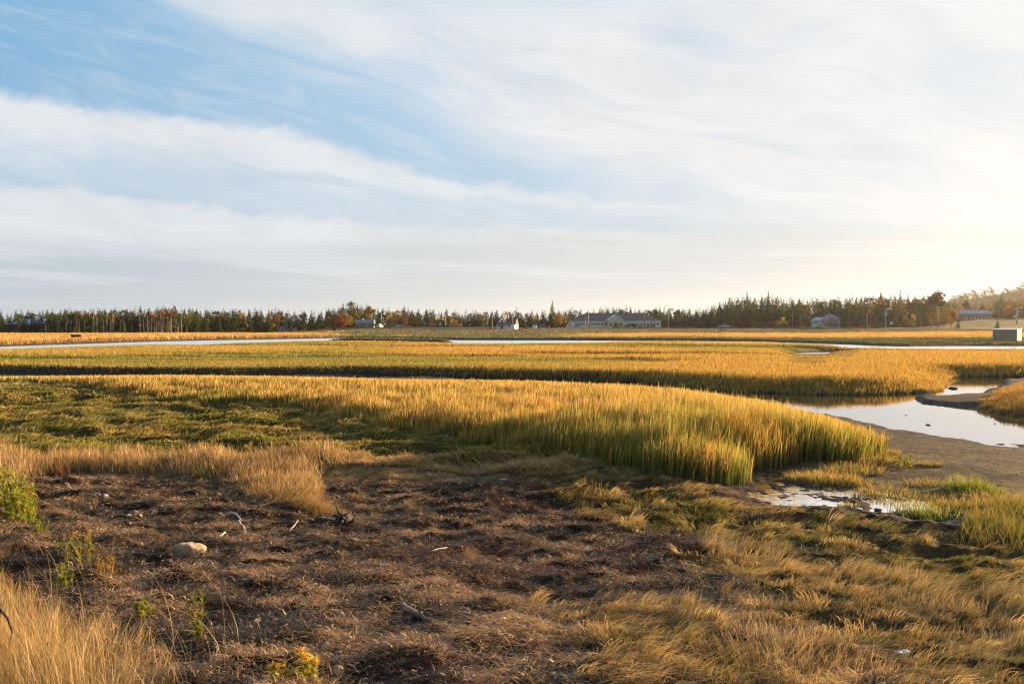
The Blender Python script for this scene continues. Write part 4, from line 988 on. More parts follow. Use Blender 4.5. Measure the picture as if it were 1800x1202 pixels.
def cable(A, B, sag, label, r=.03):
    pts = []
    for i in range(15):
        t = i/14; pts.append((A[0]*(1-t)+B[0]*t, A[1]*(1-t)+B[1]*t, A[2]*(1-t)+B[2]*t-sag*4*t*(1-t)))
    tag(MB().tube(pts, r, 4).build('power_cable', CAB), label, 'power cable')
def dn(P, d, dx=0): return (P[0]+dx, P[1], P[2]-d)
cable(dn(W3, .2), dn(W4, .3), .8, 'top wire from the transformer pole to the leaning wire pole')
cable(dn(W3, 1.9), dn(W4, 1.4), 1.3, 'middle wire from the transformer pole to the leaning wire pole')
cable(dn(W3, 2.6), dn(W4, 2.6), 2.0, 'lowest sagging wire from the transformer pole to the leaning wire pole')
cable(dn(W2, .3), dn(W3, .3), .7, 'top wire crossing the dark woods between the two tall lamp poles', .022)
cable(dn(W2, 1.6), dn(W3, 2.0), 1.2, 'lower wire crossing the dark woods between the two tall lamp poles', .022)
cable(dn(W1, .5), dn(W2, .5), .8, 'thin wire from the long building lamp pole to the middle lamp pole', .02)
cable(dn(W4, .3), dn(W5, .3), 1.5, 'wire from the leaning wire pole towards the pole beyond the shed', .022)

# ------------------------------------------------------------------ buildings
def M_(n, c, **k): return mat(n, c, **k)
WHITE = M_('white_siding', (.88, .89, .88), rough=.7, var=.06, scale=3); TRIM = M_('white_trim', (.78, .78, .76), rough=.6, var=.03)
DGLASS = M_('dark_glass', (.07, .08, .10), rough=.12, var=.2); SLATE = M_('slate_blue_roof', (.10, .14, .22), rough=.6)
BROWNR = M_('brown_shingles', (.115, .095, .095), rough=.85, var=.2, scale=20); BLUEM = M_('blue_metal', (.17, .24, .34), rough=.45, metal=.3)
DOORM = M_('brown_door', (.14, .08, .05), rough=.6); FOUND = M_('foundation', (.28, .27, .25), rough=.9); CREAM = M_('cream_panel', (.62, .60, .44), rough=.7, var=.05)
PURP = M_('purple_shingles', (.20, .16, .24), rough=.7, var=.15, scale=20); LBLUE = M_('pale_blue_siding', (.42, .55, .62), rough=.7, var=.06)
BRICK = M_('red_brown_boards', (.16, .055, .035), rough=.85, var=.25, scale=6, stretch=(8, 8, 1))
def window(par, x, z, w, h, y=0.0, face='y', frame=TRIM, glass=DGLASS, mull=1):
    b = MB(); t = .07
    def bx(a0, a1, z0, z1, d0, d1):
        if face == 'y': b.box(a0, a1, y-d1, y-d0, z0, z1)
        else: b.box(y+d0, y+d1, a0, a1, z0, z1)
    bx(x-w/2-t, x+w/2+t, z+h, z+h+t, .01, .07); bx(x-w/2-t, x+w/2+t, z-t, z, .01, .09); bx(x-w/2-t, x-w/2, z, z+h, .01, .07); bx(x+w/2, x+w/2+t, z, z+h, .01, .07)
    for k in range(1, mull+1): bx(x-w/2+w*k/(mull+1)-.02, x-w/2+w*k/(mull+1)+.02, z, z+h, .015, .06)
    f = b.build('window', frame, par); b2 = MB()
    if face == 'y': b2.box(x-w/2, x+w/2, y-.03, y+.02, z, z+h)
    else: b2.box(y-.02, y+.03, x-w/2, x+w/2, z, z+h)
    b2.build('pane', glass, f); return f
def door(par, x, w, h, y, z=0.0, m=None, face='y'):
    b = MB()
    if face == 'y': b.box(x-w/2, x+w/2, y-.06, y+.02, z, z+h)
    else: b.box(y-.02, y+.06, x-w/2, x+w/2, z, z+h)
    d = b.build('door', m or DOORM, par); k = MB()
    if face == 'y': k.tube([(x+w*.36, y-.06, z+h*.48), (x+w*.36, y-.13, z+h*.48)], .05, 6)
    else: k.tube([(y+.06, x+w*.36, z+h*.48), (y+.13, x+w*.36, z+h*.48)], .05, 6)
    k.build('handle', GALV, d); return d
def base_at(px, py, D=None):
    if D: x = (px-CX)/F_PX*D; return x, D, hz(x, D)
    return gnd(px, py)
def white_house():
    x, y, z = base_at(889, 579, 335); s = y/F_PX
    o = thing('gabled_house', 'small white house with dark steep roof and front gable facing the marsh', 'house', (x, y, z), R(-14))
    W = 31*s; g = 19*s; hw = 13*s/1.0*0.95; top = 24*s
    MB().box(-W/2, W/2, 0, 6.5, -.6, hw*.62).build('wall', WHITE, o)
    MB().gable(-W/2+.02, -W/2+g, -.9, 6.49, hw*.62, top*.98, 'y').build('gable_wall', WHITE, o)
    MB().box(-W/2+.02, -W/2+g, -.9, -.01, -.6, hw*.62-.003).build('front_wall', WHITE, o)
    m = -W/2+g/2; b = MB()
    for sx in (-1, 1):
        xe = m+sx*(g/2+.35); ze = hw*.62-.35
        b.add([(m, -1.2, top+.1), (xe, -1.2, ze), (xe, 6.8, ze), (m, 6.8, top+.1), (m, -1.2, top+.28), (xe, -1.2, ze+.18), (xe, 6.8, ze+.18), (m, 6.8, top+.28)],
              [(0, 1, 2, 3), (7, 6, 5, 4), (0, 4, 5, 1), (2, 6, 7, 3), (1, 5, 6, 2)])
    b.build('roof', BROWNR, o)
    b = MB(); b.gable(m+g*.25, W/2+.3, .3, 6.3, hw*.62+.01, top*.80, 'x'); rf = b.build('side_roof', BROWNR, o)
    MB().box(m+1.2, m+1.75, 2.6, 3.2, top*.6, top*1.12).build('chimney', M_('chimney_brick', (.30, .16, .11)), rf)
    window(o, m, hw*.62+.6, .8, 1.0, -.9); window(o, m-1.1, .9, .8, 1.2, -.9); window(o, m+1.2, .9, .9, 1.2, -.9)
    window(o, m+g*.5+.8, .9, .9, 1.1, 0.0); window(o, 2.0, .9, .8, 1.1, W/2, 'x'); window(o, 4.6, .9, .8, 1.1, W/2, 'x')
    door(o, m+.1, .9, 2.0, -.9)
    b = MB(); b.add([(m-1.6, -2.3, 2.05), (m+1.6, -2.3, 2.05), (m+1.6, -.9, 2.5), (m-1.6, -.9, 2.5), (m-1.6, -2.3, 2.17), (m+1.6, -2.3, 2.17), (m+1.6, -.9, 2.62), (m-1.6, -.9, 2.62)], [(0, 3, 2, 1), (4, 5, 6, 7), (0, 1, 5, 4), (1, 2, 6, 5), (3, 0, 4, 7)])
    b.build('porch_roof', BROWNR, o)
    for q in (-1.5, 1.5): MB().box(m+q-.06, m+q+.06, -2.25, -2.13, -.2, 2.05).build('porch_post', TRIM, o)
white_house()
def long_building():
    D = 378; s = D/F_PX; x, y, z = base_at(1084, 577, D)
    o = thing('long_building', 'long white building with dark hip roof and pale pointed entrance gable', 'building', (x, y, z-.2))
    L = 156*s/2; hw = 3.2; rz = 6.6
    MB().box(-L, L, 0, 12, -.5, hw).build('wall', WHITE, o)
    MB().hip(-L-.7, L+.7, -.7, 12.7, hw+.01, rz, 7.5).build('roof', BROWNR, o)
    for k in range(26):
        q = -L+1.5+k*(2*L-3)/25
        if abs(q+.6) < 4.4: continue
        if k % 6 == 4: door(o, q, 1.0, 2.1, 0, 0)
        else: window(o, q, 1.15, 1.05, .95, 0)
    b = MB().box(-L+.1, L-.1, -.035, -.005, .52, .66); b.box(-L+.1, L-.1, -.035, -.005, 2.45, 2.55); b.build('siding_band', M_('grey_band', (.35, .37, .40)), o)
    gx = -.8; MB().box(gx-3.5, gx+3.5, -3.0, -.05, -.5, hw-.2).build('porch_wall', CREAM, o)
    MB().gable(gx-4.0, gx+4.0, -3.2, 4.0, hw-.19, hw+2.3, 'y').build('entrance_gable', CREAM, o)
    b = MB()
    for sx in (-1, 1):
        b.add([(gx, -3.5, hw+2.35), (gx+sx*4.4, -3.5, hw-.35), (gx+sx*4.4, 4, hw-.35), (gx, 4, hw+2.35), (gx, -3.5, hw+2.6), (gx+sx*4.4, -3.5, hw-.1), (gx+sx*4.4, 4, hw-.1), (gx, 4, hw+2.6)],
              [(0, 1, 2, 3), (7, 6, 5, 4), (0, 4, 5, 1), (1, 5, 6, 2), (2, 6, 7, 3)])
    b.build('gable_roof', TRIM, o)
    door(o, gx, 1.8, 2.2, -3.0); window(o, gx-2.2, .9, 1.3, 1.2, -3.0); window(o, gx+2.2, .9, 1.3, 1.2, -3.0)
    MB().tube([(gx, -3.02, 4.1), (gx, -3.1, 4.1)], .4, 12).build('gable_vent', GALV, o)
long_building()
def school():
    D = 425; s = D/F_PX; x, y, z = base_at(1713, 565, D)
    zb = top_z(D, 565.5); o = thing('school_building', 'long low school with pale blue roof and rows of white framed windows', 'building', (x, y, zb), R(-4))
    L = 60*s/2; MB().box(-L, L, 0, 9, -2.5, 3.9).build('wall', M_('slate_siding', (.20, .23, .26)), o)
    MB().box(-L, L, -.06, -.005, -2.5, .9).build('lower_wall', FOUND, o)
    MB().hip(-L-.6, L+.6, -.8, 9.8, 3.91, 5.9, 2.0).build('roof', M_('pale_blue_roof', (.24, .28, .36), rough=.5), o)
    for g0, n in ((-L+3.0, 3), (-1.5, 4), (L-4.6, 3)):
        for k in range(n): window(o, g0+k*1.35, 1.6, 1.0, 1.5, 0)
    door(o, -4.2, 1.6, 2.4, -.06, -.2, M_('pale_door', (.5, .45, .42)))
    MB().box(-6.0, -2.6, -2.2, -.07, 2.9, 3.1).build('door_canopy', M_('rust_canopy', (.30, .13, .08)), o)
    for q in (-5.8, -2.8): MB().box(q-.08, q+.08, -2.1, -1.95, -1, 2.9).build('canopy_post', TRIM, o)
    MB().box(-1.0, L-3.5, -1.4, -.07, .3, .5).build('ledge', TRIM, o)
school()
def blue_house():
    D = 372; s = D/F_PX; x, y, z = base_at(495, 575, D)
    o = thing('blue_roofed_house', 'small pale house with steep blue roof tucked behind two dark spruces', 'house', (x, y, z), R(8))
    MB().box(-2.6, 2.6, 0, 6, -.5, 2.5).build('wall', LBLUE, o)
    MB().gable(-2.6, 2.6, .01, 5.99, 2.5, 4.6, 'y').build('gable_wall', LBLUE, o)
    b = MB()
    for sx in (-1, 1):
        b.add([(0, -.3, 4.65), (sx*3.0, -.3, 2.2), (sx*3.0, 6.3, 2.2), (0, 6.3, 4.65), (0, -.3, 4.85), (sx*3.0, -.3, 2.4), (sx*3.0, 6.3, 2.4), (0, 6.3, 4.85)], [(0, 1, 2, 3), (7, 6, 5, 4), (0, 4, 5, 1), (1, 5, 6, 2), (2, 6, 7, 3)])
    b.build('roof', SLATE, o)
    window(o, -.9, .9, 1.0, 1.1, 0); window(o, .5, .9, 1.0, 1.1, 0); door(o, 1.9, .8, 2.0, 0)
    MB().box(2.9, 6.0, 1, 6, -.5, 2.1).build('garage_wall', LBLUE, o); MB().gable(2.8, 6.2, .8, 6.2, 2.11, 3.4, 'x').build('garage_roof', SLATE, o)
    window(o, 4.4, .9, 1.2, .9, 1.0)
blue_house()
def deck_house():
    D = 366; x, y, z = base_at(641, 575, D); o = thing('bungalow', 'low bungalow with grey blue roof and chimney beside the golden tree', 'house', (x, y, z), R(-5))
    MB().box(-4.8, 4.2, 0, 6, -.6, 2.2).build('wall', M_('grey_blue_siding', (.17, .22, .28)), o)
    rf = MB().gable(-5.2, 4.6, -.5, 6.5, 2.21, 4.4, 'x').build('roof', M_('grey_blue_roof', (.17, .22, .31), rough=.6), o)
    MB().box(-2.0, -1.4, 2.0, 2.7, 3.3, 5.1).build('chimney', M_('pale_chimney', (.5, .45, .38)), rf)
    for q in (-3.6, 1.0, 2.8): window(o, q, .9, 1.1, 1.0, 0)
    door(o, -.8, .9, 2.0, 0)
    MB().box(-5.0, -1.6, -2.2, -.02, .55, .68).build('deck', WOOD, o)
    b = MB().box(-5.0, -1.6, -2.2, -2.12, 1.45, 1.53)
    for k in range(8): b.box(-5+k*.48, -4.94+k*.48, -2.19, -2.13, .68, 1.45)
    b.build('railing', TRIM, o)
    for q in (-4.9, -1.8): MB().box(q-.07, q+.07, -2.1, -1.96, -.5, .55).build('deck_post', WOOD, o)
    o.scale = (.8, .8, .8)
deck_house()
def blue_barn():
    D = 312; s = D/F_PX; x, y, z = base_at(43, 580, D); o = thing('metal_roofed_building', 'low dark blue building with broad sloping blue metal roof at the left wood edge', 'building', (x, y, z), R(6))
    zb = 0.9; ze = top_z(D, 570)-z; zr = top_z(D, 560.5)-z
    MB().box(-5.2, 5.0, 0, 8, -.4, ze).build('wall', M_('dark_blue_siding', (.06, .09, .14)), o)
    b = MB(); b.add([(-6.0, -.8, ze), (5.2, -.8, ze), (4.3, 4.5, zr), (-2.6, 4.5, zr), (-6.0, 9, ze), (5.2, 9, ze)], [(0, 1, 2, 3), (3, 2, 5, 4), (1, 5, 2), (4, 0, 3), (0, 4, 5, 1)])
    b.build('roof', BLUEM, o)
    MB().box(5.1, 7.6, 1.2, 6.8, -.4, zr-.75).build('annex', M_('cream_wall', (.60, .52, .40)), o)
    MB().gable(5.05, 7.8, 1.0, 7.0, zr-.74, zr+.1, 'x').build('annex_roof', M_('pale_annex_roof', (.50, .46, .42)), o)
    window(o, -2.5, 1.0, 1.4, .8, 0); window(o, 1.5, 1.0, 1.4, .8, 0); door(o, 3.8, .9, 2.0, 0)
blue_barn()
def purple_house():
    D = 352; x, y, z0 = base_at(1452, 572, D); z = top_z(D, 570.5)
    o = thing('purple_roofed_house', 'pale blue house with purple roof half hidden by a green thicket', 'house', (x, y, z), R(-10))
    MB().box(-5.0, 2.8, 0, 6, -2.0, 2.1).build('wall', LBLUE, o)
    b = MB(); b.hip(-1.8, 6.2, -.4, 7.5, 2.11, 4.3, 3.0); b.build('roof', PURP, o)
    b = MB(); b.add([(-5.5, -.5, 1.4), (-1.6, -.5, 1.9), (-1.6, 6.4, 1.9), (-5.5, 6.4, 1.4), (-4.0, 2.5, 2.9), (-1.6, 2.5, 3.1)], [(0, 1, 5, 4), (4, 5, 2, 3), (3, 0, 4), (0, 3, 2, 1), (1, 2, 5)])
    b.build('wing_roof', M_('sky_blue_roof', (.35, .47, .58)), o)
    MB().box(2.81, 5.4, .5, 6, -2, 2.1).build('side_wall', M_('shaded_siding', (.30, .33, .38)), o)
    MB().gable(.4, 3.4, -1.4, 2.0, 2.115, 3.3, 'y').build('porch_gable', PURP, o)
    for q in (.6, 3.2): MB().box(q-.08, q+.08, -1.3, -1.15, -1.2, 2.11).build('porch_post', TRIM, o)
    window(o, -3.8, .6, 1.2, 1.0, 0); window(o, -1.6, .6, 1.2, 1.0, 0); door(o, 1.6, .9, 2.0, 0); window(o, 4.1, .6, 1.0, 1.0, .5)
    MB().box(1.8, 2.3, 3.2, 3.7, 3.6, 4.9).build('chimney', FOUND, o)
purple_house()
# marsh sheds
def grey_shed():
    x, y, z = gnd(1766, 600); s = y/F_PX; o = thing('marsh_shed', 'grey boxy marsh shed with an end wall coloured as sunlit and pale lid roof', 'shed', (x, y, z), R(-43))
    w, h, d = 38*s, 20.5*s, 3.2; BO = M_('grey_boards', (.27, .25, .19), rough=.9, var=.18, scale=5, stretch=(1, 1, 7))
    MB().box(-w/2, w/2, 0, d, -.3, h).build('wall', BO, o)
    MB().box(w/2+.002, w/2+.06, .03, d-.03, -.3, h-.02).build('end_wall', M_('sunlit_boards', (.66, .56, .40), rough=.8, var=.08), o)  # paler than the other walls: sun on this side is put into the colour
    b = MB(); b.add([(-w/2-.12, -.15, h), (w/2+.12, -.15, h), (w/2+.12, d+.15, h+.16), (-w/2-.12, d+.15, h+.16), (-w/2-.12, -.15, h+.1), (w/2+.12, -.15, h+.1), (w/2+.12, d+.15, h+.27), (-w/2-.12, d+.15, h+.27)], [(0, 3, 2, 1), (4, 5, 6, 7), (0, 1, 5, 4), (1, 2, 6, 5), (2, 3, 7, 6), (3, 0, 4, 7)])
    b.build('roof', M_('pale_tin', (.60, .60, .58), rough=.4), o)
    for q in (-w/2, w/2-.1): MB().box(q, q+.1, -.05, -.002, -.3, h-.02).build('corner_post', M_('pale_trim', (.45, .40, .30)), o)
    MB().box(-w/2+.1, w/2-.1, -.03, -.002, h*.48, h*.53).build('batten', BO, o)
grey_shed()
def red_shed():
    x, y, z = gnd(133.5, 597); s = y/F_PX; o = thing('red_shed', 'small flat red brown shed alone on the gold grass', 'shed', (x, y, z), R(5))
    w, h, d = 17*s, 8.0*s, 1.8
    MB().box(-w/2, w/2, 0, d, -.3, h).build('wall', BRICK, o); MB().box(-w/2-.12, w/2+.12, -.15, d+.15, h+.002, h+.12).build('roof', M_('rusty_lid', (.20, .10, .07)), o)
    for q in (-w/2, -w/6, w/6, w/2-.08): MB().box(q, q+.08, -.04, -.002, -.2, h-.02).build('batten', M_('dark_batten', (.09, .035, .025)), o)
    door(o, 0, .55, h*.8, -.001, 0, BRICK)
red_shed()
def white_box():
    x, y, z = base_at(939.5, 579, 338); o = thing('storage_box', 'white square shed standing by the dark pickup truck', 'shed', (x, y, z), R(-4))
    MB().box(-.85, .85, 0, 1.6, 0, 1.35).build('wall', TRIM, o); MB().gable(-.95, .95, -.1, 1.7, 1.352, 1.6, 'x').build('roof', FOUND, o); door(o, .1, .6, 1.1, 0, .05, WHITE)
white_box()
def tent():
    x, y, z = base_at(998, 577, 350); o = thing('tent', 'small white pointed tent beside the short pole', 'tent', (x, y, z))
    b = MB(); b.add([(-.9, 0, 0), (.9, 0, 0), (.9, 1.8, 0), (-.9, 1.8, 0), (.15, .9, 2.0)], [(0, 3, 2, 1), (0, 1, 4), (1, 2, 4), (2, 3, 4), (3, 0, 4)]); b.build('canvas', TRIM, o)
    MB().add([(-.25, -.02, 0), (.25, -.02, 0), (.05, .38, .9)], [(0, 1, 2)]).build('entrance', DGLASS, o)
tent()
# ------------------------------------------------------------------ vehicles
TYRE = M_('tyre_rubber', (.02, .02, .02), rough=.85); RIM = M_('wheel_rim', (.45, .45, .46), rough=.3, metal=.8)
REDL = M_('tail_light', (.4, .02, .02), rough=.3); HEADL = M_('headlight_glass', (.7, .7, .68), rough=.15)
def vehicle(px, D, label, color, kind='car', rz=0.0, zoff=0.0):
    x, y, z = base_at(px, 0, D); o = thing('parked_car' if kind != 'pickup' else 'pickup_truck', label, 'car' if kind != 'pickup' else 'truck', (x, y, z+zoff+.12), rz)
    P = mat('paint_'+'_'.join(str(int(c*100)) for c in color), color, rough=.3, var=.03)
    prof = {'car': [(-2.2, .35), (-2.25, .75), (-2.0, .95), (-1.3, 1.02), (1.1, 1.0), (2.1, .82), (2.25, .6), (2.2, .35)],
            'suv': [(-2.3, .4), (-2.35, .9), (-2.2, 1.08), (1.1, 1.08), (2.1, .98), (2.3, .7), (2.25, .4)],
            'pickup': [(-2.7, .45), (-2.72, 1.05), (-.6, 1.08), (1.3, 1.08), (2.4, 1.0), (2.6, .7), (2.55, .45)]}[kind]
    cab = {'car': [(-1.75, 1.0), (-1.0, 1.43), (.25, 1.45), (1.15, 1.0)], 'suv': [(-2.25, 1.05), (-2.0, 1.70), (.35, 1.72), (1.2, 1.05)], 'pickup': [(-.65, 1.05), (-.5, 1.72), (.5, 1.72), (1.25, 1.05)]}[kind]
    def ext(pr, w, nm, m, par):
        n = len(pr); b = MB(); b.add([(a, -w, c) for a, c in pr]+[(a, w, c) for a, c in pr], [tuple(range(n)), tuple(range(2*n-1, n-1, -1))]+[(i, i+n, (i+1) % n+n, (i+1) % n) for i in range(n)])
        return b.build(nm, m, par)
    body = ext(prof[::-1], .86, 'body', P, o); ext(cab[::-1], .74, 'cabin', P, o)
    c0, c1, c2, c3_ = cab
    for sy in (-1, 1):
        b = MB(); q = [(c0[0]+.22, c0[1]+.06), (c1[0]+.1, c1[1]-.10), (c2[0]-.05, c2[1]-.10), (c3_[0]-.22, c3_[1]+.06)]
        b.add([(a, sy*.745, c) for a, c in q], [(0, 1, 2, 3)]); b.build('side_window', DGLASS, o)
    for nm, (p, q) in (('windscreen', (c2, c3_)), ('rear_window', (c1, c0))):
        dx = .012 if nm == 'windscreen' else -.012
        MB().add([(p[0]+dx+(q[0]-p[0])*.1, -.64, p[1]-.04), (p[0]+dx+(q[0]-p[0])*.1, .64, p[1]-.04), (q[0]+dx-(q[0]-p[0])*.1, .68, q[1]+.06), (q[0]+dx-(q[0]-p[0])*.1, -.68, q[1]+.06)], [(0, 1, 2, 3)]).build(nm, DGLASS, o)
    fx = prof[-1][0]
    for wx in (-1.45 if kind != 'pickup' else -1.75, 1.4 if kind != 'pickup' else 1.6):
        for sy in (-1, 1):
            w = MB().tube([(wx, sy*.70, .33), (wx, sy*.90, .33)], .34, 14).build('wheel', TYRE, o, False)
            MB().tube([(wx, sy*.895, .33), (wx, sy*.915, .33)], .2, 10).build('rim', RIM, w)
    for sy in (-1, 1):
        MB().box(fx-.02, fx+.06, sy*.66-.15, sy*.66+.15, .62, .76).build('headlight', HEADL, o)
        MB().box(prof[0][0]-.07, prof[0][0]+.0, sy*.68-.12, sy*.68+.12, .72, .9).build('tail_light', REDL, o)
    return o
vehicle(1274, 345, 'silver blue saloon car parked on the roadside bank', (.24, .34, .46), 'car', R(180), .1)
vehicle(954, 342, 'dark pickup truck parked by the white box shed', (.03, .035, .05), 'pickup', R(170))
vehicle(1110, 362, 'dark car with sun glint right of the pale gable of the long building', (.05, .055, .06), 'suv', R(20))
vehicle(1098, 364, 'white car nosed up to the pale gable of the long building', (.70, .70, .68), 'car', R(95))
vehicle(1146, 366, 'dark car before the right wing of the long building', (.04, .045, .06), 'car', R(90))
vehicle(667, 352, 'white van like car left of the pole cluster', (.72, .72, .72), 'suv', R(80))
vehicle(703, 352, 'small silver car on the road right of the golden tree', (.48, .52, .56), 'car', R(10))
vehicle(1014, 368, 'grey blue car at the left corner of the long building', (.20, .25, .30), 'car', R(90))
def sign(px, ytop, ybase, label, w=.9, col=TRIM):
    x, y, z = gnd(px, ybase); h = top_z(y, ytop)-z; o = thing('road_sign', label, 'sign', (x, y, z-.1), R(-20))
    MB().tube([(0, 0, 0), (0, 0, h+.1)], .05, 6).build('post', GALV, o); MB().box(-w/2, w/2, -.08, -.04, h-.9, h).build('panel', col, o)
sign(1566.5, 565.5, 577, 'small white sign right of the transformer pole', 1.0)
sign(1784, 554, 570, 'small pale sign left of the lamp pole beyond the shed', 1.1)

# ------------------------------------------------------------------ gulls on the river
def gull(px, py, rz, label):
    x, y = at(px, py, -0.48); o = thing('gull', label, 'gull', (x, y, -0.47), rz, None)
    pts = []; b = MB(); WG = M_('gull_white', (.75, .75, .74), var=.03)
    b.tube([(-.30, 0, .10), (-.2, 0, .11), (-.05, 0, .11), (.10, 0, .14), (.17, 0, .22), (.20, 0, .28), (.25, 0, .29), (.28, 0, .28)], [.01, .05, .085, .075, .045, .042, .035, .008], 10)
    b.build('gull_body', WG, o, True)
    for sy in (-1, 1): MB().tube([(.08, sy*.07, .15), (-.1, sy*.085, .15), (-.36, sy*.02, .13)], [.02, .045, .006], 6).build('wing', M_('gull_grey', (.35, .36, .38)), o, True)
    MB().tube([(.27, 0, .285), (.34, 0, .275)], [.012, .003], 5).build('beak', M_('beak_yellow', (.6, .4, .05)), o)
gull(901, 601.2, 0.4, 'white gull on the river straight below the white gabled house')
gull(1015, 600.2, 2.6, 'white gull on the river below the left end of the long building')

# ------------------------------------------------------------------ near shore: stones, driftwood, plants
def rock_mesh(name, seed, m, flat=.6, n=20, rough=.22):
    rr = np.random.default_rng(seed); th = np.linspace(0, math.pi, n); ph = np.linspace(0, 2*math.pi, 2*n, endpoint=False)
    TT, PP = np.meshgrid(th, ph, indexing='ij'); d = np.stack([np.sin(TT)*np.cos(PP), np.sin(TT)*np.sin(PP), np.cos(TT)], -1)
    r = np.ones(TT.shape)
    for k in range(16):
        a = rr.normal(size=3); a /= np.linalg.norm(a); c = rr.uniform(.55, .92); r = np.minimum(r, c/np.maximum((d@a), .2))
    q = fbm(d[..., 0]*3+9+d[..., 2]*2, d[..., 1]*3+d[..., 2]*1.7+4, seed, 4); r = r*(1+rough*(q-.5))
    V = (d*r[..., None])*[1, .8, flat]; V = V.reshape(-1, 3); w = 2*n
    F = [(i*w+j, (i+1)*w+j, (i+1)*w+(j+1) % w, i*w+(j+1) % w) for i in range(n-1) for j in range(w)]
    return raw_mesh(name, V, F, mats=[m], smooth=True)
def rockmat(n, c): return mat(n, c, rough=.9, var=.3, scale=18, bump=.5)
TAN = rockmat('tan_stone', (.36, .27, .17)); GREYS = rockmat('grey_stone', (.24, .22, .21)); PALE = rockmat('pale_stone', (.46, .42, .37)); DARKS = rockmat('dark_stone', (.07, .06, .055))
def rock(px, py, r, me, label, rz=0., group=None, sink=.2, name='stone', zz=None, cat='stone'):
    x, y, z = gnd(px, py)
    if zz is not None: x, y = at(px, py, zz); z = zz
    o = link(name, me, loc=(x, y, z+r*(.40 if zz is None else .12)*(1-sink)), rz=rz, scale=r); return tag(o, label, cat, group)
rock(330, 988, .19, rock_mesh('boulder', 1, TAN, .62), 'rounded tan boulder half sunk in the wrack', .3, name='boulder')
RM = [rock_mesh('stone', 20+i, m_, .6, 10) for i, m_ in enumerate((TAN, GREYS, PALE, TAN, GREYS))]
for px, py, r, k, lab in [(236, 905, .10, 1, 'largest grey stone of the pebbly patch under the blond strip'), (245, 912, .06, 0, 'tan stone touching the largest grey stone of the pebbly patch'), (272, 908, .05, 0, 'small tan stone right of the grey stone pair'),
                          (183, 884, .09, 1, 'grey stone at the left end of the pebbly patch'), (222, 868, .05, 2, 'pale stone high in the pebbly patch'), (176, 838, .05, 2, 'pale stone under the dark grass edge'),
                          (598, 1095, .055, 0, 'small tan stone in the wrack left of the long driftwood branch'), (530, 1080, .05, 1, 'grey stone in the wrack left of the small tan stone'), (575, 1153, .07, 0, 'tan stone near the yellow flowering plant'),
                          (592, 1196, .07, 0, 'tan stone at the bottom right of the yellow flowering plant'), (268, 1010, .05, 1, 'grey stone left of the tan boulder'), (450, 866, .06, 1, 'grey stone under the blond spur')]:
    rock(px, py, r, RM[k], lab, random.random()*6)
for i in range(46):
    px = rnd.gauss(210, 75); py = rnd.uniform(846, 935)
    if px < 75 or px > 400: continue
    rock(px, py, rnd.uniform(.018, .045), RM[rnd.randrange(5)], 'one of the fist sized pebbles scattered in the pebbly patch under the blond strip', random.random()*6, 'pebbles of the stony patch')
for i in range(16):
    px = rnd.uniform(350, 900); py = rnd.uniform(900, 1180)
    rock(px, py, rnd.uniform(.018, .035), RM[rnd.randrange(5)], 'one of the small pebbles lying loose on the wrack', random.random()*6, 'pebbles on the wrack')
RD = rock_mesh('stone', 40, DARKS, .26, 10)
rock(1676, 683, .38, RD, 'dark flat rock alone in the upper creek', .4, zz=-.5, sink=.5)
rock(1632, 747, .13, RD, 'small dark rock in the creek near the mud shore', .4, zz=-.5, sink=.3)
rock(1453, 728.5, .12, RD, 'dark rock at the creek edge by the tall bed', .9, zz=-.5, sink=.2)
rock(1593, 730, .07, RD, 'tiny dark rock in the middle of the creek', 1.9, zz=-.5, sink=.5)
rock(1749, 745, .06, RD, 'tiny dark rock in the creek by the right edge', .1, zz=-.5, sink=.5)
for px, py, r, lab in [(1408, 838, .10, 'dark mud lump at the top of the wet pool'), (1545, 881, .10, 'dark mud lump in the middle of the wet pool'), (1580, 895, .09, 'dark mud lump right of the middle of the wet pool'), (1350, 870, .09, 'dark mud lump at the left of the wet pool'), (1486, 862, .07, 'small dark mud lump in the wet pool'), (1450, 872, .06, 'small mud lump below the tufts at the pool'), (1700, 862, .16, 'dark flat stone between the tufts by the pool')]:
    rock(px, py, r, RD, lab, random.random()*6, name='mud_lump', cat='mud lump')
def path(pix, lift=.04):
    out = []
    for p in pix:
        x, y = ground_at(p[0], p[1]); out.append(np.array((x, y, hz(x, y)+lift+(p[2] if len(p) > 2 else 0))))
    return out
def drift(name, pix, rad, label, m=GREYWOOD, cat='driftwood', lift=.03, knots=0, seed=0):
    P = path(pix, lift); rr = random.Random(seed); Q = []; Rr = []
    for i in range(len(P)-1):
        for t in (0, .25, .5, .75):
            Q.append(P[i]*(1-t)+P[i+1]*t+np.array([rr.gauss(0, .006), rr.gauss(0, .006), rr.gauss(0, .004)])); f = (i+t)/(len(P)-1)
            Rr.append((rad[0]*(1-f)+rad[1]*f)*rr.uniform(.85, 1.15))
    Q.append(P[-1]); Rr.append(rad[1]*.8); o0 = Q[0].copy()
    b = MB().tube([q-o0 for q in Q], Rr, 9); return tag(b.build(name, m, None, True, loc=tuple(o0)), label, cat)
DARKW = mat('dark_wet_wood', (.055, .04, .03), .85, .3, 22, bump=.8, stretch=(1, 5, 5)); BLEACH = mat('bleached_wood', (.50, .45, .40), .8, .15, 20, bump=.5, stretch=(1, 6, 6))
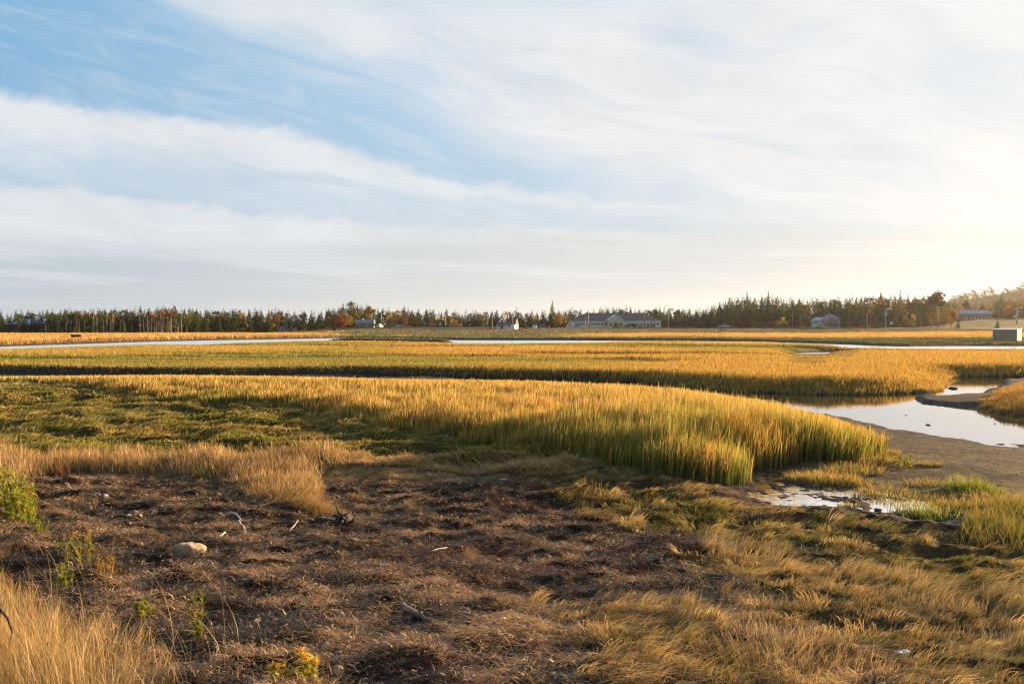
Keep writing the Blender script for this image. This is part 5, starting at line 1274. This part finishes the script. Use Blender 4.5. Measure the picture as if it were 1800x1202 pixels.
def stump():
    x, y, z = gnd(603, 945); o = thing('driftwood_log', 'dark driftwood log ending in a gnarled root stump at the blond spur', 'driftwood', (x, y, z))
    O = np.array((x, y, z)); P = [p-O for p in path([(478, 936), (520, 933), (560, 934), (596, 938)], .06)]
    P[0][2] -= .03; b = MB().tube(P, [.018, .035, .045, .06], 9); b.build('log', DARKW, o, True)
    rr = random.Random(4); b = MB()
    b.tube([(-.02, 0, -.06), (0, 0, .06), (.04, .02, .15), (.05, .02, .2)], [.10, .11, .075, .02], 9)
    for k in range(13):
        a = k/13*6.28+rr.uniform(-.2, .2); L = rr.uniform(.10, .19); up = rr.uniform(-.12, .16); c, s_ = math.cos(a), math.sin(a); w = rr.uniform(-.5, .5)
        b.tube([(c*.03, s_*.03, .07), (c*L*.45, s_*L*.45, .10+up*.4), (math.cos(a+w)*L*.8, math.sin(a+w)*L*.8, .08+up), (math.cos(a+1.6*w)*L, math.sin(a+1.6*w)*L, .05+up*1.1)], [.04, .028, .016, .006], 6)
    b.tube([(.05, 0, .1), (-.05, -.02, .22), (-.10, 0, .31)], [.03, .018, .006], 6); b.tube([(.05, -.05, .05), (.14, -.08, .12), (.17, -.06, .2), (.12, -.05, .24)], [.035, .025, .016, .008], 6)
    b.build('root', DARKW, o, True)
stump()
drift('driftwood_branch', [(706, 1092), (740, 1100), (775, 1112), (818, 1130)], (.018, .020), 'long grey driftwood branch lying on the wrack, lower middle', lift=.03, seed=1)
drift('driftwood_stub', [(703, 1143), (716, 1136)], (.024, .026), 'short pale stub of driftwood with dark hollow end', BLEACH, seed=2)
drift('driftwood_splinter', [(398, 916), (412, 919), (428, 924)], (.022, .010), 'bleached white driftwood splinter right of the pebbly patch', BLEACH, lift=.05, seed=3)
drift('driftwood_twig', [(384, 955), (396, 948)], (.014, .008), 'short bleached twig above the tan boulder', BLEACH, lift=.05, seed=4)
drift('driftwood_chip', [(422, 938), (432, 949)], (.010, .012), 'bleached chip of wood below the white splinter', BLEACH, lift=.05, seed=5)
drift('driftwood_stick', [(756, 985), (786, 980)], (.008, .006), 'thin bleached stick in the middle of the wrack', BLEACH, lift=.05, seed=6)
drift('driftwood_splinter', [(508, 942), (524, 936)], (.010, .008), 'straw coloured splinter under the dark log', BLEACH, lift=.06, seed=7)
drift('driftwood_root', [(672, 1012), (684, 1022), (700, 1030)], (.010, .005), 'dark curved twig in the middle of the wrack', DARKW, lift=.05, seed=8)
drift('driftwood_root', [(1046, 1046), (1062, 1050), (1075, 1046)], (.010, .006), 'dark bent twig at the edge of the right hay', DARKW, lift=.04, seed=9)
# bare branch leaning in at the left edge
o = thing('bare_branch', 'dark bare twisted branch at the far left edge over the golden grass', 'branch', (-2.80, 4.62, hz(-2.80, 4.62)))
b = MB(); zb = hz(-2.80, 4.62)
b.tube([(-.05, 0, 0), (-.03, .02, .25), (.0, 0, .42), (-.03, 0, .56), (-.07, .02, .72), (-.16, .03, .9)], [.022, .020, .018, .02, .016, .008], 7); b.build('stem', DARKW, o, True)
MB().tube([(0, 0, .42), (.05, 0, .36), (.07, .01, .28), (.05, .01, .2)], [.010, .007, .005, .003], 5).build('twig', DARKW, o, True)
# weed lump
x, y, z = gnd(1180, 975)
def heap(name, px, py, R_, h, label, c0, c1, n=2600, cat='seaweed heap', seed=0):
    x0, y0, z0 = gnd(px, py); rr = np.random.default_rng(seed); a = rr.uniform(0, 6.28, n); q = np.sqrt(rr.random(n)); x = x0+R_*1.5*q*np.cos(a); y = y0+R_*q*np.sin(a)
    z = H(x, y)+h*(1-q**1.6)*(0.6+.5*fbm(x*6, y*6, 5, 3)); th = rr.uniform(0, 6.28, n); t = rr.random(n)
    c = cmix(c3(*c0), c3(*c1), t); me = blades(name, x-x0, y-y0, z-z0, .04+.10*rr.random(n), .008+0*x, np.cos(th), np.sin(th), .98+0*x, c*.7, c, c, 3, STRAW, rise=.6)
    tag(link(name, me, loc=(x0, y0, z0)), label, cat)
heap('seaweed_heap', 1180, 982, .42, .17, 'dark heap of seaweed at the boundary of wrack and right hay', (.025, .018, .014), (.10, .045, .03), 5000, seed=1)
heap('seaweed_heap', 1190, 1096, .22, .06, 'dark hollow of weed around the small green sprigs', (.02, .014, .012), (.07, .03, .02), 2200, seed=2)
# flowering and leafy plants
GLEAF = blade_mat('goldenrod_leaf', .45, .03)
def plant(px, py, h, n, label, flower=True, leafc=((.13, .17, .02), (.30, .27, .03)), flc=(.62, .36, .04), spread=.12, lw=.022, seed=0, name='goldenrod_plant', cat='plant', pos=None, ll=.11):
    x0, y0, z0 = gnd(px, py) if pos is None else (pos[0], pos[1], hz(*pos)); rr = np.random.default_rng(seed+500); o = thing(name, label, cat, (x0, y0, z0))
    sb = MB(); L = []; Fl = []
    for k in range(n):
        a = rr.uniform(0, 6.28); r0 = spread*rr.random(); bx, by = r0*math.cos(a), r0*math.sin(a); hh = h*rr.uniform(.6, 1.05); lx, ly = rr.normal(-.10, .12), rr.normal(0, .12)
        P = [np.array((bx+lx*hh*t*t, by+ly*hh*t*t, hh*t-.02)) for t in (0, .35, .7, 1)]
        sb.tube(P, [.005, .004, .003, .0015], 4, False)
        for j in range(int(16*hh/.4)+5):
            t = rr.uniform(.08, .98); i = min(int(t*3), 2); f = t*3-i; L.append(np.concatenate([P[i]*(1-f)+P[i+1]*f, [rr.uniform(0, 6.28), ll*(1.15-.6*t)*rr.uniform(.7, 1.2)]]))
        if flower and rr.random() < .5:
            for j in range(40):
                t = rr.uniform(.8, 1.06); Fl.append(np.concatenate([[k], P[3]*t+P[2]*(1-t)+rr.normal(0, .014, 3), [rr.uniform(0, 6.28), .016]]))
    sb.build('stem', mat('plant_stem', (.16, .13, .04)), o)
    L = np.array(L); q = rr.random(len(L)); c = cmix(c3(*leafc[0]), c3(*leafc[1]), q)
    link('foliage', blades('foliage', L[:, 0], L[:, 1], L[:, 2], L[:, 4], lw+0*q, np.cos(L[:, 3]), np.sin(L[:, 3]), .75+.3*rr.random(len(L)), c, c, c*1.1, 3, GLEAF, twist=L[:, 3]+math.pi/2), o)
    FA = np.array(Fl) if Fl else np.zeros((0, 6))
    for kk in np.unique(FA[:, 0]):
        F_ = FA[FA[:, 0] == kk][:, 1:]; c = cmix(c3(*flc), c3(flc[0]*.6, flc[1]*.5, flc[2]), rr.random(len(F_)))
        link('flower_head', blades('flower_head', F_[:, 0], F_[:, 1], F_[:, 2], F_[:, 4], .012+0*c[:, 0], np.cos(F_[:, 3]), np.sin(F_[:, 3]), .6+0*c[:, 0], c, c, c, 2, GLEAF), o)
    return o
Y = ((.30, .30, .03), (.55, .45, .04))
plant(540, 1212, .22, 6, 'bright yellow green flowering plant at the bottom edge', True, Y, (.75, .42, .04), .10, seed=1)
plant(500, 1222, .16, 4, 'small yellow flowering plant left of the bright one at the bottom edge', True, Y, (.75, .42, .04), .08, seed=2)
plant(352, 1160, .36, 3, 'tall thin goldenrod stem rising from the wrack beside the corner grass', True, ((.14, .18, .02), (.28, .26, .03)), (.45, .28, .05), .06, seed=3)
plant(262, 1100, .16, 5, 'low leafy plant at the edge of the corner grass', False, seed=4)
plant(140, 1000, .30, 12, 'green leafy goldenrod clump with yellowing leaves at the edge of the corner grass', True, ((.10, .15, .02), (.30, .26, .03)), (.5, .3, .05), .22, seed=5)
plant(112, 1050, .26, 8, 'smaller green clump inside the corner grass', False, seed=6)
plant(180, 1030, .22, 6, 'thin green plant right of the leafy goldenrod clump', False, ((.2, .16, .03), (.4, .22, .04)), seed=7)
plant(22, 925, .62, 22, 'big yellow green goldenrod bush at the left edge', True, ((.16, .22, .02), (.45, .42, .04)), (.5, .42, .05), .35, .03, seed=8, ll=.15)
plant(48, 905, .50, 12, 'orange tinged stems on the right side of the goldenrod bush', True, ((.25, .20, .03), (.55, .26, .04)), (.5, .22, .05), .18, .02, seed=9)
plant(-10, 900, .70, 18, 'yellow green goldenrod cut by the frame behind the big bush', True, ((.20, .24, .02), (.5, .45, .04)), (.55, .45, .05), .3, .03, seed=10, ll=.15)
plant(70, 958, .28, 8, 'low green plant below the goldenrod bush', False, seed=11)
plant(350, 848, .30, 8, 'green leafy weed in front of the blond strip', False, seed=12)
plant(362, 833, .34, 4, 'thin leafy stem poking through the blond strip', False, seed=13)
plant(325, 905, .07, 16, 'low green patch on the pebbly ground', False, ((.10, .15, .02), (.2, .22, .03)), spread=.3, seed=14, ll=.06)
plant(290, 916, .06, 12, 'second low green patch left of the first on the pebbly ground', False, ((.10, .15, .02), (.2, .22, .03)), spread=.25, seed=15, ll=.06)
plant(270, 952, .09, 6, 'tiny bright green sprout above the tan boulder', False, ((.16, .22, .02), (.3, .3, .03)), spread=.05, seed=16, ll=.06)
plant(1215, 1090, .06, 14, 'small bright green sprigs in the dark hollow at the right hay', False, ((.16, .24, .02), (.38, .40, .03)), spread=.10, lw=.02, seed=17, ll=.04)
plant(1228, 1088, .05, 8, 'second cluster of small green sprigs touching the first', False, ((.2, .26, .02), (.42, .42, .03)), spread=.07, lw=.02, seed=18, ll=.04)
plant(1350, 940, .16, 9, 'bright yellow leafed plant on the right hay below the pool', False, ((.28, .25, .03), (.6, .42, .04)), spread=.22, seed=19, ll=.07)
plant(902, 962, .06, 4, 'tiny green sprig alone in the wrack', False, Y, spread=.05, seed=20, ll=.05)
plant(110, 842, .4, 6, 'reddish stems in the dark gap of the blond strip', False, ((.2, .08, .03), (.35, .14, .04)), spread=.3, seed=21)
plant(1578, 806, .30, 16, 'round leafy green and yellow plant alone on the mud flat', False, ((.14, .16, .02), (.45, .36, .03)), spread=.42, lw=.04, seed=22, ll=.10)
# tufts on the flat
def tuft(px, py, h, R_, n, label, cols=(((.08, .11, .02), (.30, .25, .04), (.55, .38, .07))), seed=0, w=.010):
    x0, y0, z0 = gnd(px, py); rr = np.random.default_rng(seed+900); a = rr.uniform(0, 6.28, n); q = np.sqrt(rr.random(n))*R_; x, y = q*np.cos(a)*1.4, q*np.sin(a)
    z = H(x+x0, y+y0)-z0; hh = h*(0.4+.7*rr.random(n))*(1-.35*q/R_); th = a+rr.normal(0, .8, n); j = (0.75+.5*rr.random(n))[:, None]
    me = blades('grass_tuft', x, y, z, hh, w+0*x, np.cos(th), np.sin(th), .15+.35*rr.random(n), c3(*cols[0])*j, c3(*cols[1])*j, c3(*cols[2])*j, 3)
    tag(link('grass_tuft', me, loc=(x0, y0, z0)), label, 'grass tuft')
for i, a in enumerate([(1460, 836, .40, .42, 650, 'tall golden green tuft at the upper edge of the wet pool'), (1430, 832, .34, .4, 500, 'shorter tuft just left of the tall golden tuft'), (1488, 838, .30, .35, 350, 'thin tuft just right of the tall golden tuft'),
                       (1525, 858, .28, .25, 170, 'small rust coloured tuft standing in the middle of the pool edge'), (1555, 850, .26, .30, 200, 'sparse tuft right of the rust coloured tuft'),
                       (1606, 888, .36, .30, 170, 'upright bright green tuft on the lower right of the pool'), (1625, 892, .30, .28, 170, 'second green tuft touching the upright one by the pool'), (1645, 894, .22, .3, 140, 'low green tuft right of the two upright ones by the pool'),
                       (1590, 865, .18, .5, 420, 'low spreading tuft between the pool and the round leafy plant'), (1635, 806, .16, .22, 300, 'flat golden tuft right of the round leafy plant'), (1625, 838, .20, .35, 240, 'red tinged tuft below the flat golden tuft'),
                       (1700, 846, .44, .28, 340, 'pointed yellow green tuft alone on the right mud flat'), (1712, 850, .24, .42, 460, 'wide skirt of green shoots around the pointed tuft'), (1530, 800, .40, .5, 480, 'outlying tuft at the right tip of the tall bed'),
                       (1500, 818, .36, .5, 420, 'tuft below the right tip of the tall bed'), (1545, 785, .30, .4, 300, 'last low tuft where the tall bed meets the mud flat'), (1570, 784, .26, .10, 140, 'few thin stalks behind the round leafy plant'),
                       (1490, 875, .16, .14, 140, 'tiny tuft inside the wet pool'), (1650, 862, .16, .6, 360, 'low olive tuft on the mud between the pool and the pointed tuft'), (1760, 870, .30, .5, 360, 'yellow tuft on the bank at the right edge'), (1685, 880, .24, .38, 460, 'dark olive tuft at the top of the right fringe'),
                       (1395, 1185, .34, .45, 700, 'loose upright blond tuft at the bottom right of the wrack'), (1360, 1165, .32, .4, 450, 'thin blond tuft left of the loose upright one')]):
    cols = ((.10, .10, .025), (.30, .22, .05), (.58, .38, .10)) if i < 21 else ((.14, .10, .05), (.40, .26, .13), (.62, .42, .22))
    if i in (5, 6, 7, 11, 12): cols = ((.09, .14, .02), (.24, .27, .035), (.46, .40, .06))
    tuft(*a, cols=cols, seed=i, w=.011 if i < 21 else .0035)
# litter
def scrap(px, py, s_, label, m, rz=0., name='plastic_scrap'):
    x, y, z = gnd(px, py); V = []; n = 7
    for j in range(n):
        for i in range(n): V.append((s_*(i/(n-1)-.5)*1.6, s_*(j/(n-1)-.5), s_*.35*vnoise(np.array([i*.7+px]), np.array([j*.7]), 3)[0]))
    F = [(j*n+i, j*n+i+1, (j+1)*n+i+1, (j+1)*n+i) for j in range(n-1) for i in range(n-1)]
    me = raw_mesh(name, V, F, mats=[m]); o = link(name, me, loc=(x, y, z+.03), rz=rz); md = o.modifiers.new('thick', 'SOLIDIFY'); md.thickness = .006; tag(o, label, 'litter')
scrap(1585, 1158, .055, 'crumpled white scrap in the dark weed at the lower right', mat('white_scrap', (.75, .78, .82), .4), .3)
scrap(1612, 1161, .035, 'smaller bluish scrap right of the white one', mat('blue_scrap', (.45, .5, .56), .4), 1.)
scrap(885, 848, .08, 'pale scrap at the upper edge of the wrack', mat('pale_scrap', (.6, .56, .5), .5), .2)

# ------------------------------------------------------------------ air
def haze():
    m = bpy.data.materials.new('haze'); m.use_nodes = True; T = NT(m.node_tree)
    v = T.n('ShaderNodeVolumePrincipled', i_Color=(.93, .94, .97, 1), i_Density=.00006, i_Anisotropy=.55)
    o = T.n('ShaderNodeOutputMaterial'); T.link(v.outputs[0], o.inputs['Volume'])
    b = MB().box(-4300, 4300, -4300, 4300, -1.9, 96); h = b.build('haze', m); h['kind'] = 'stuff'; h['label'] = 'thin pale haze over the whole marsh and the far hill'; h['category'] = 'haze'
haze()
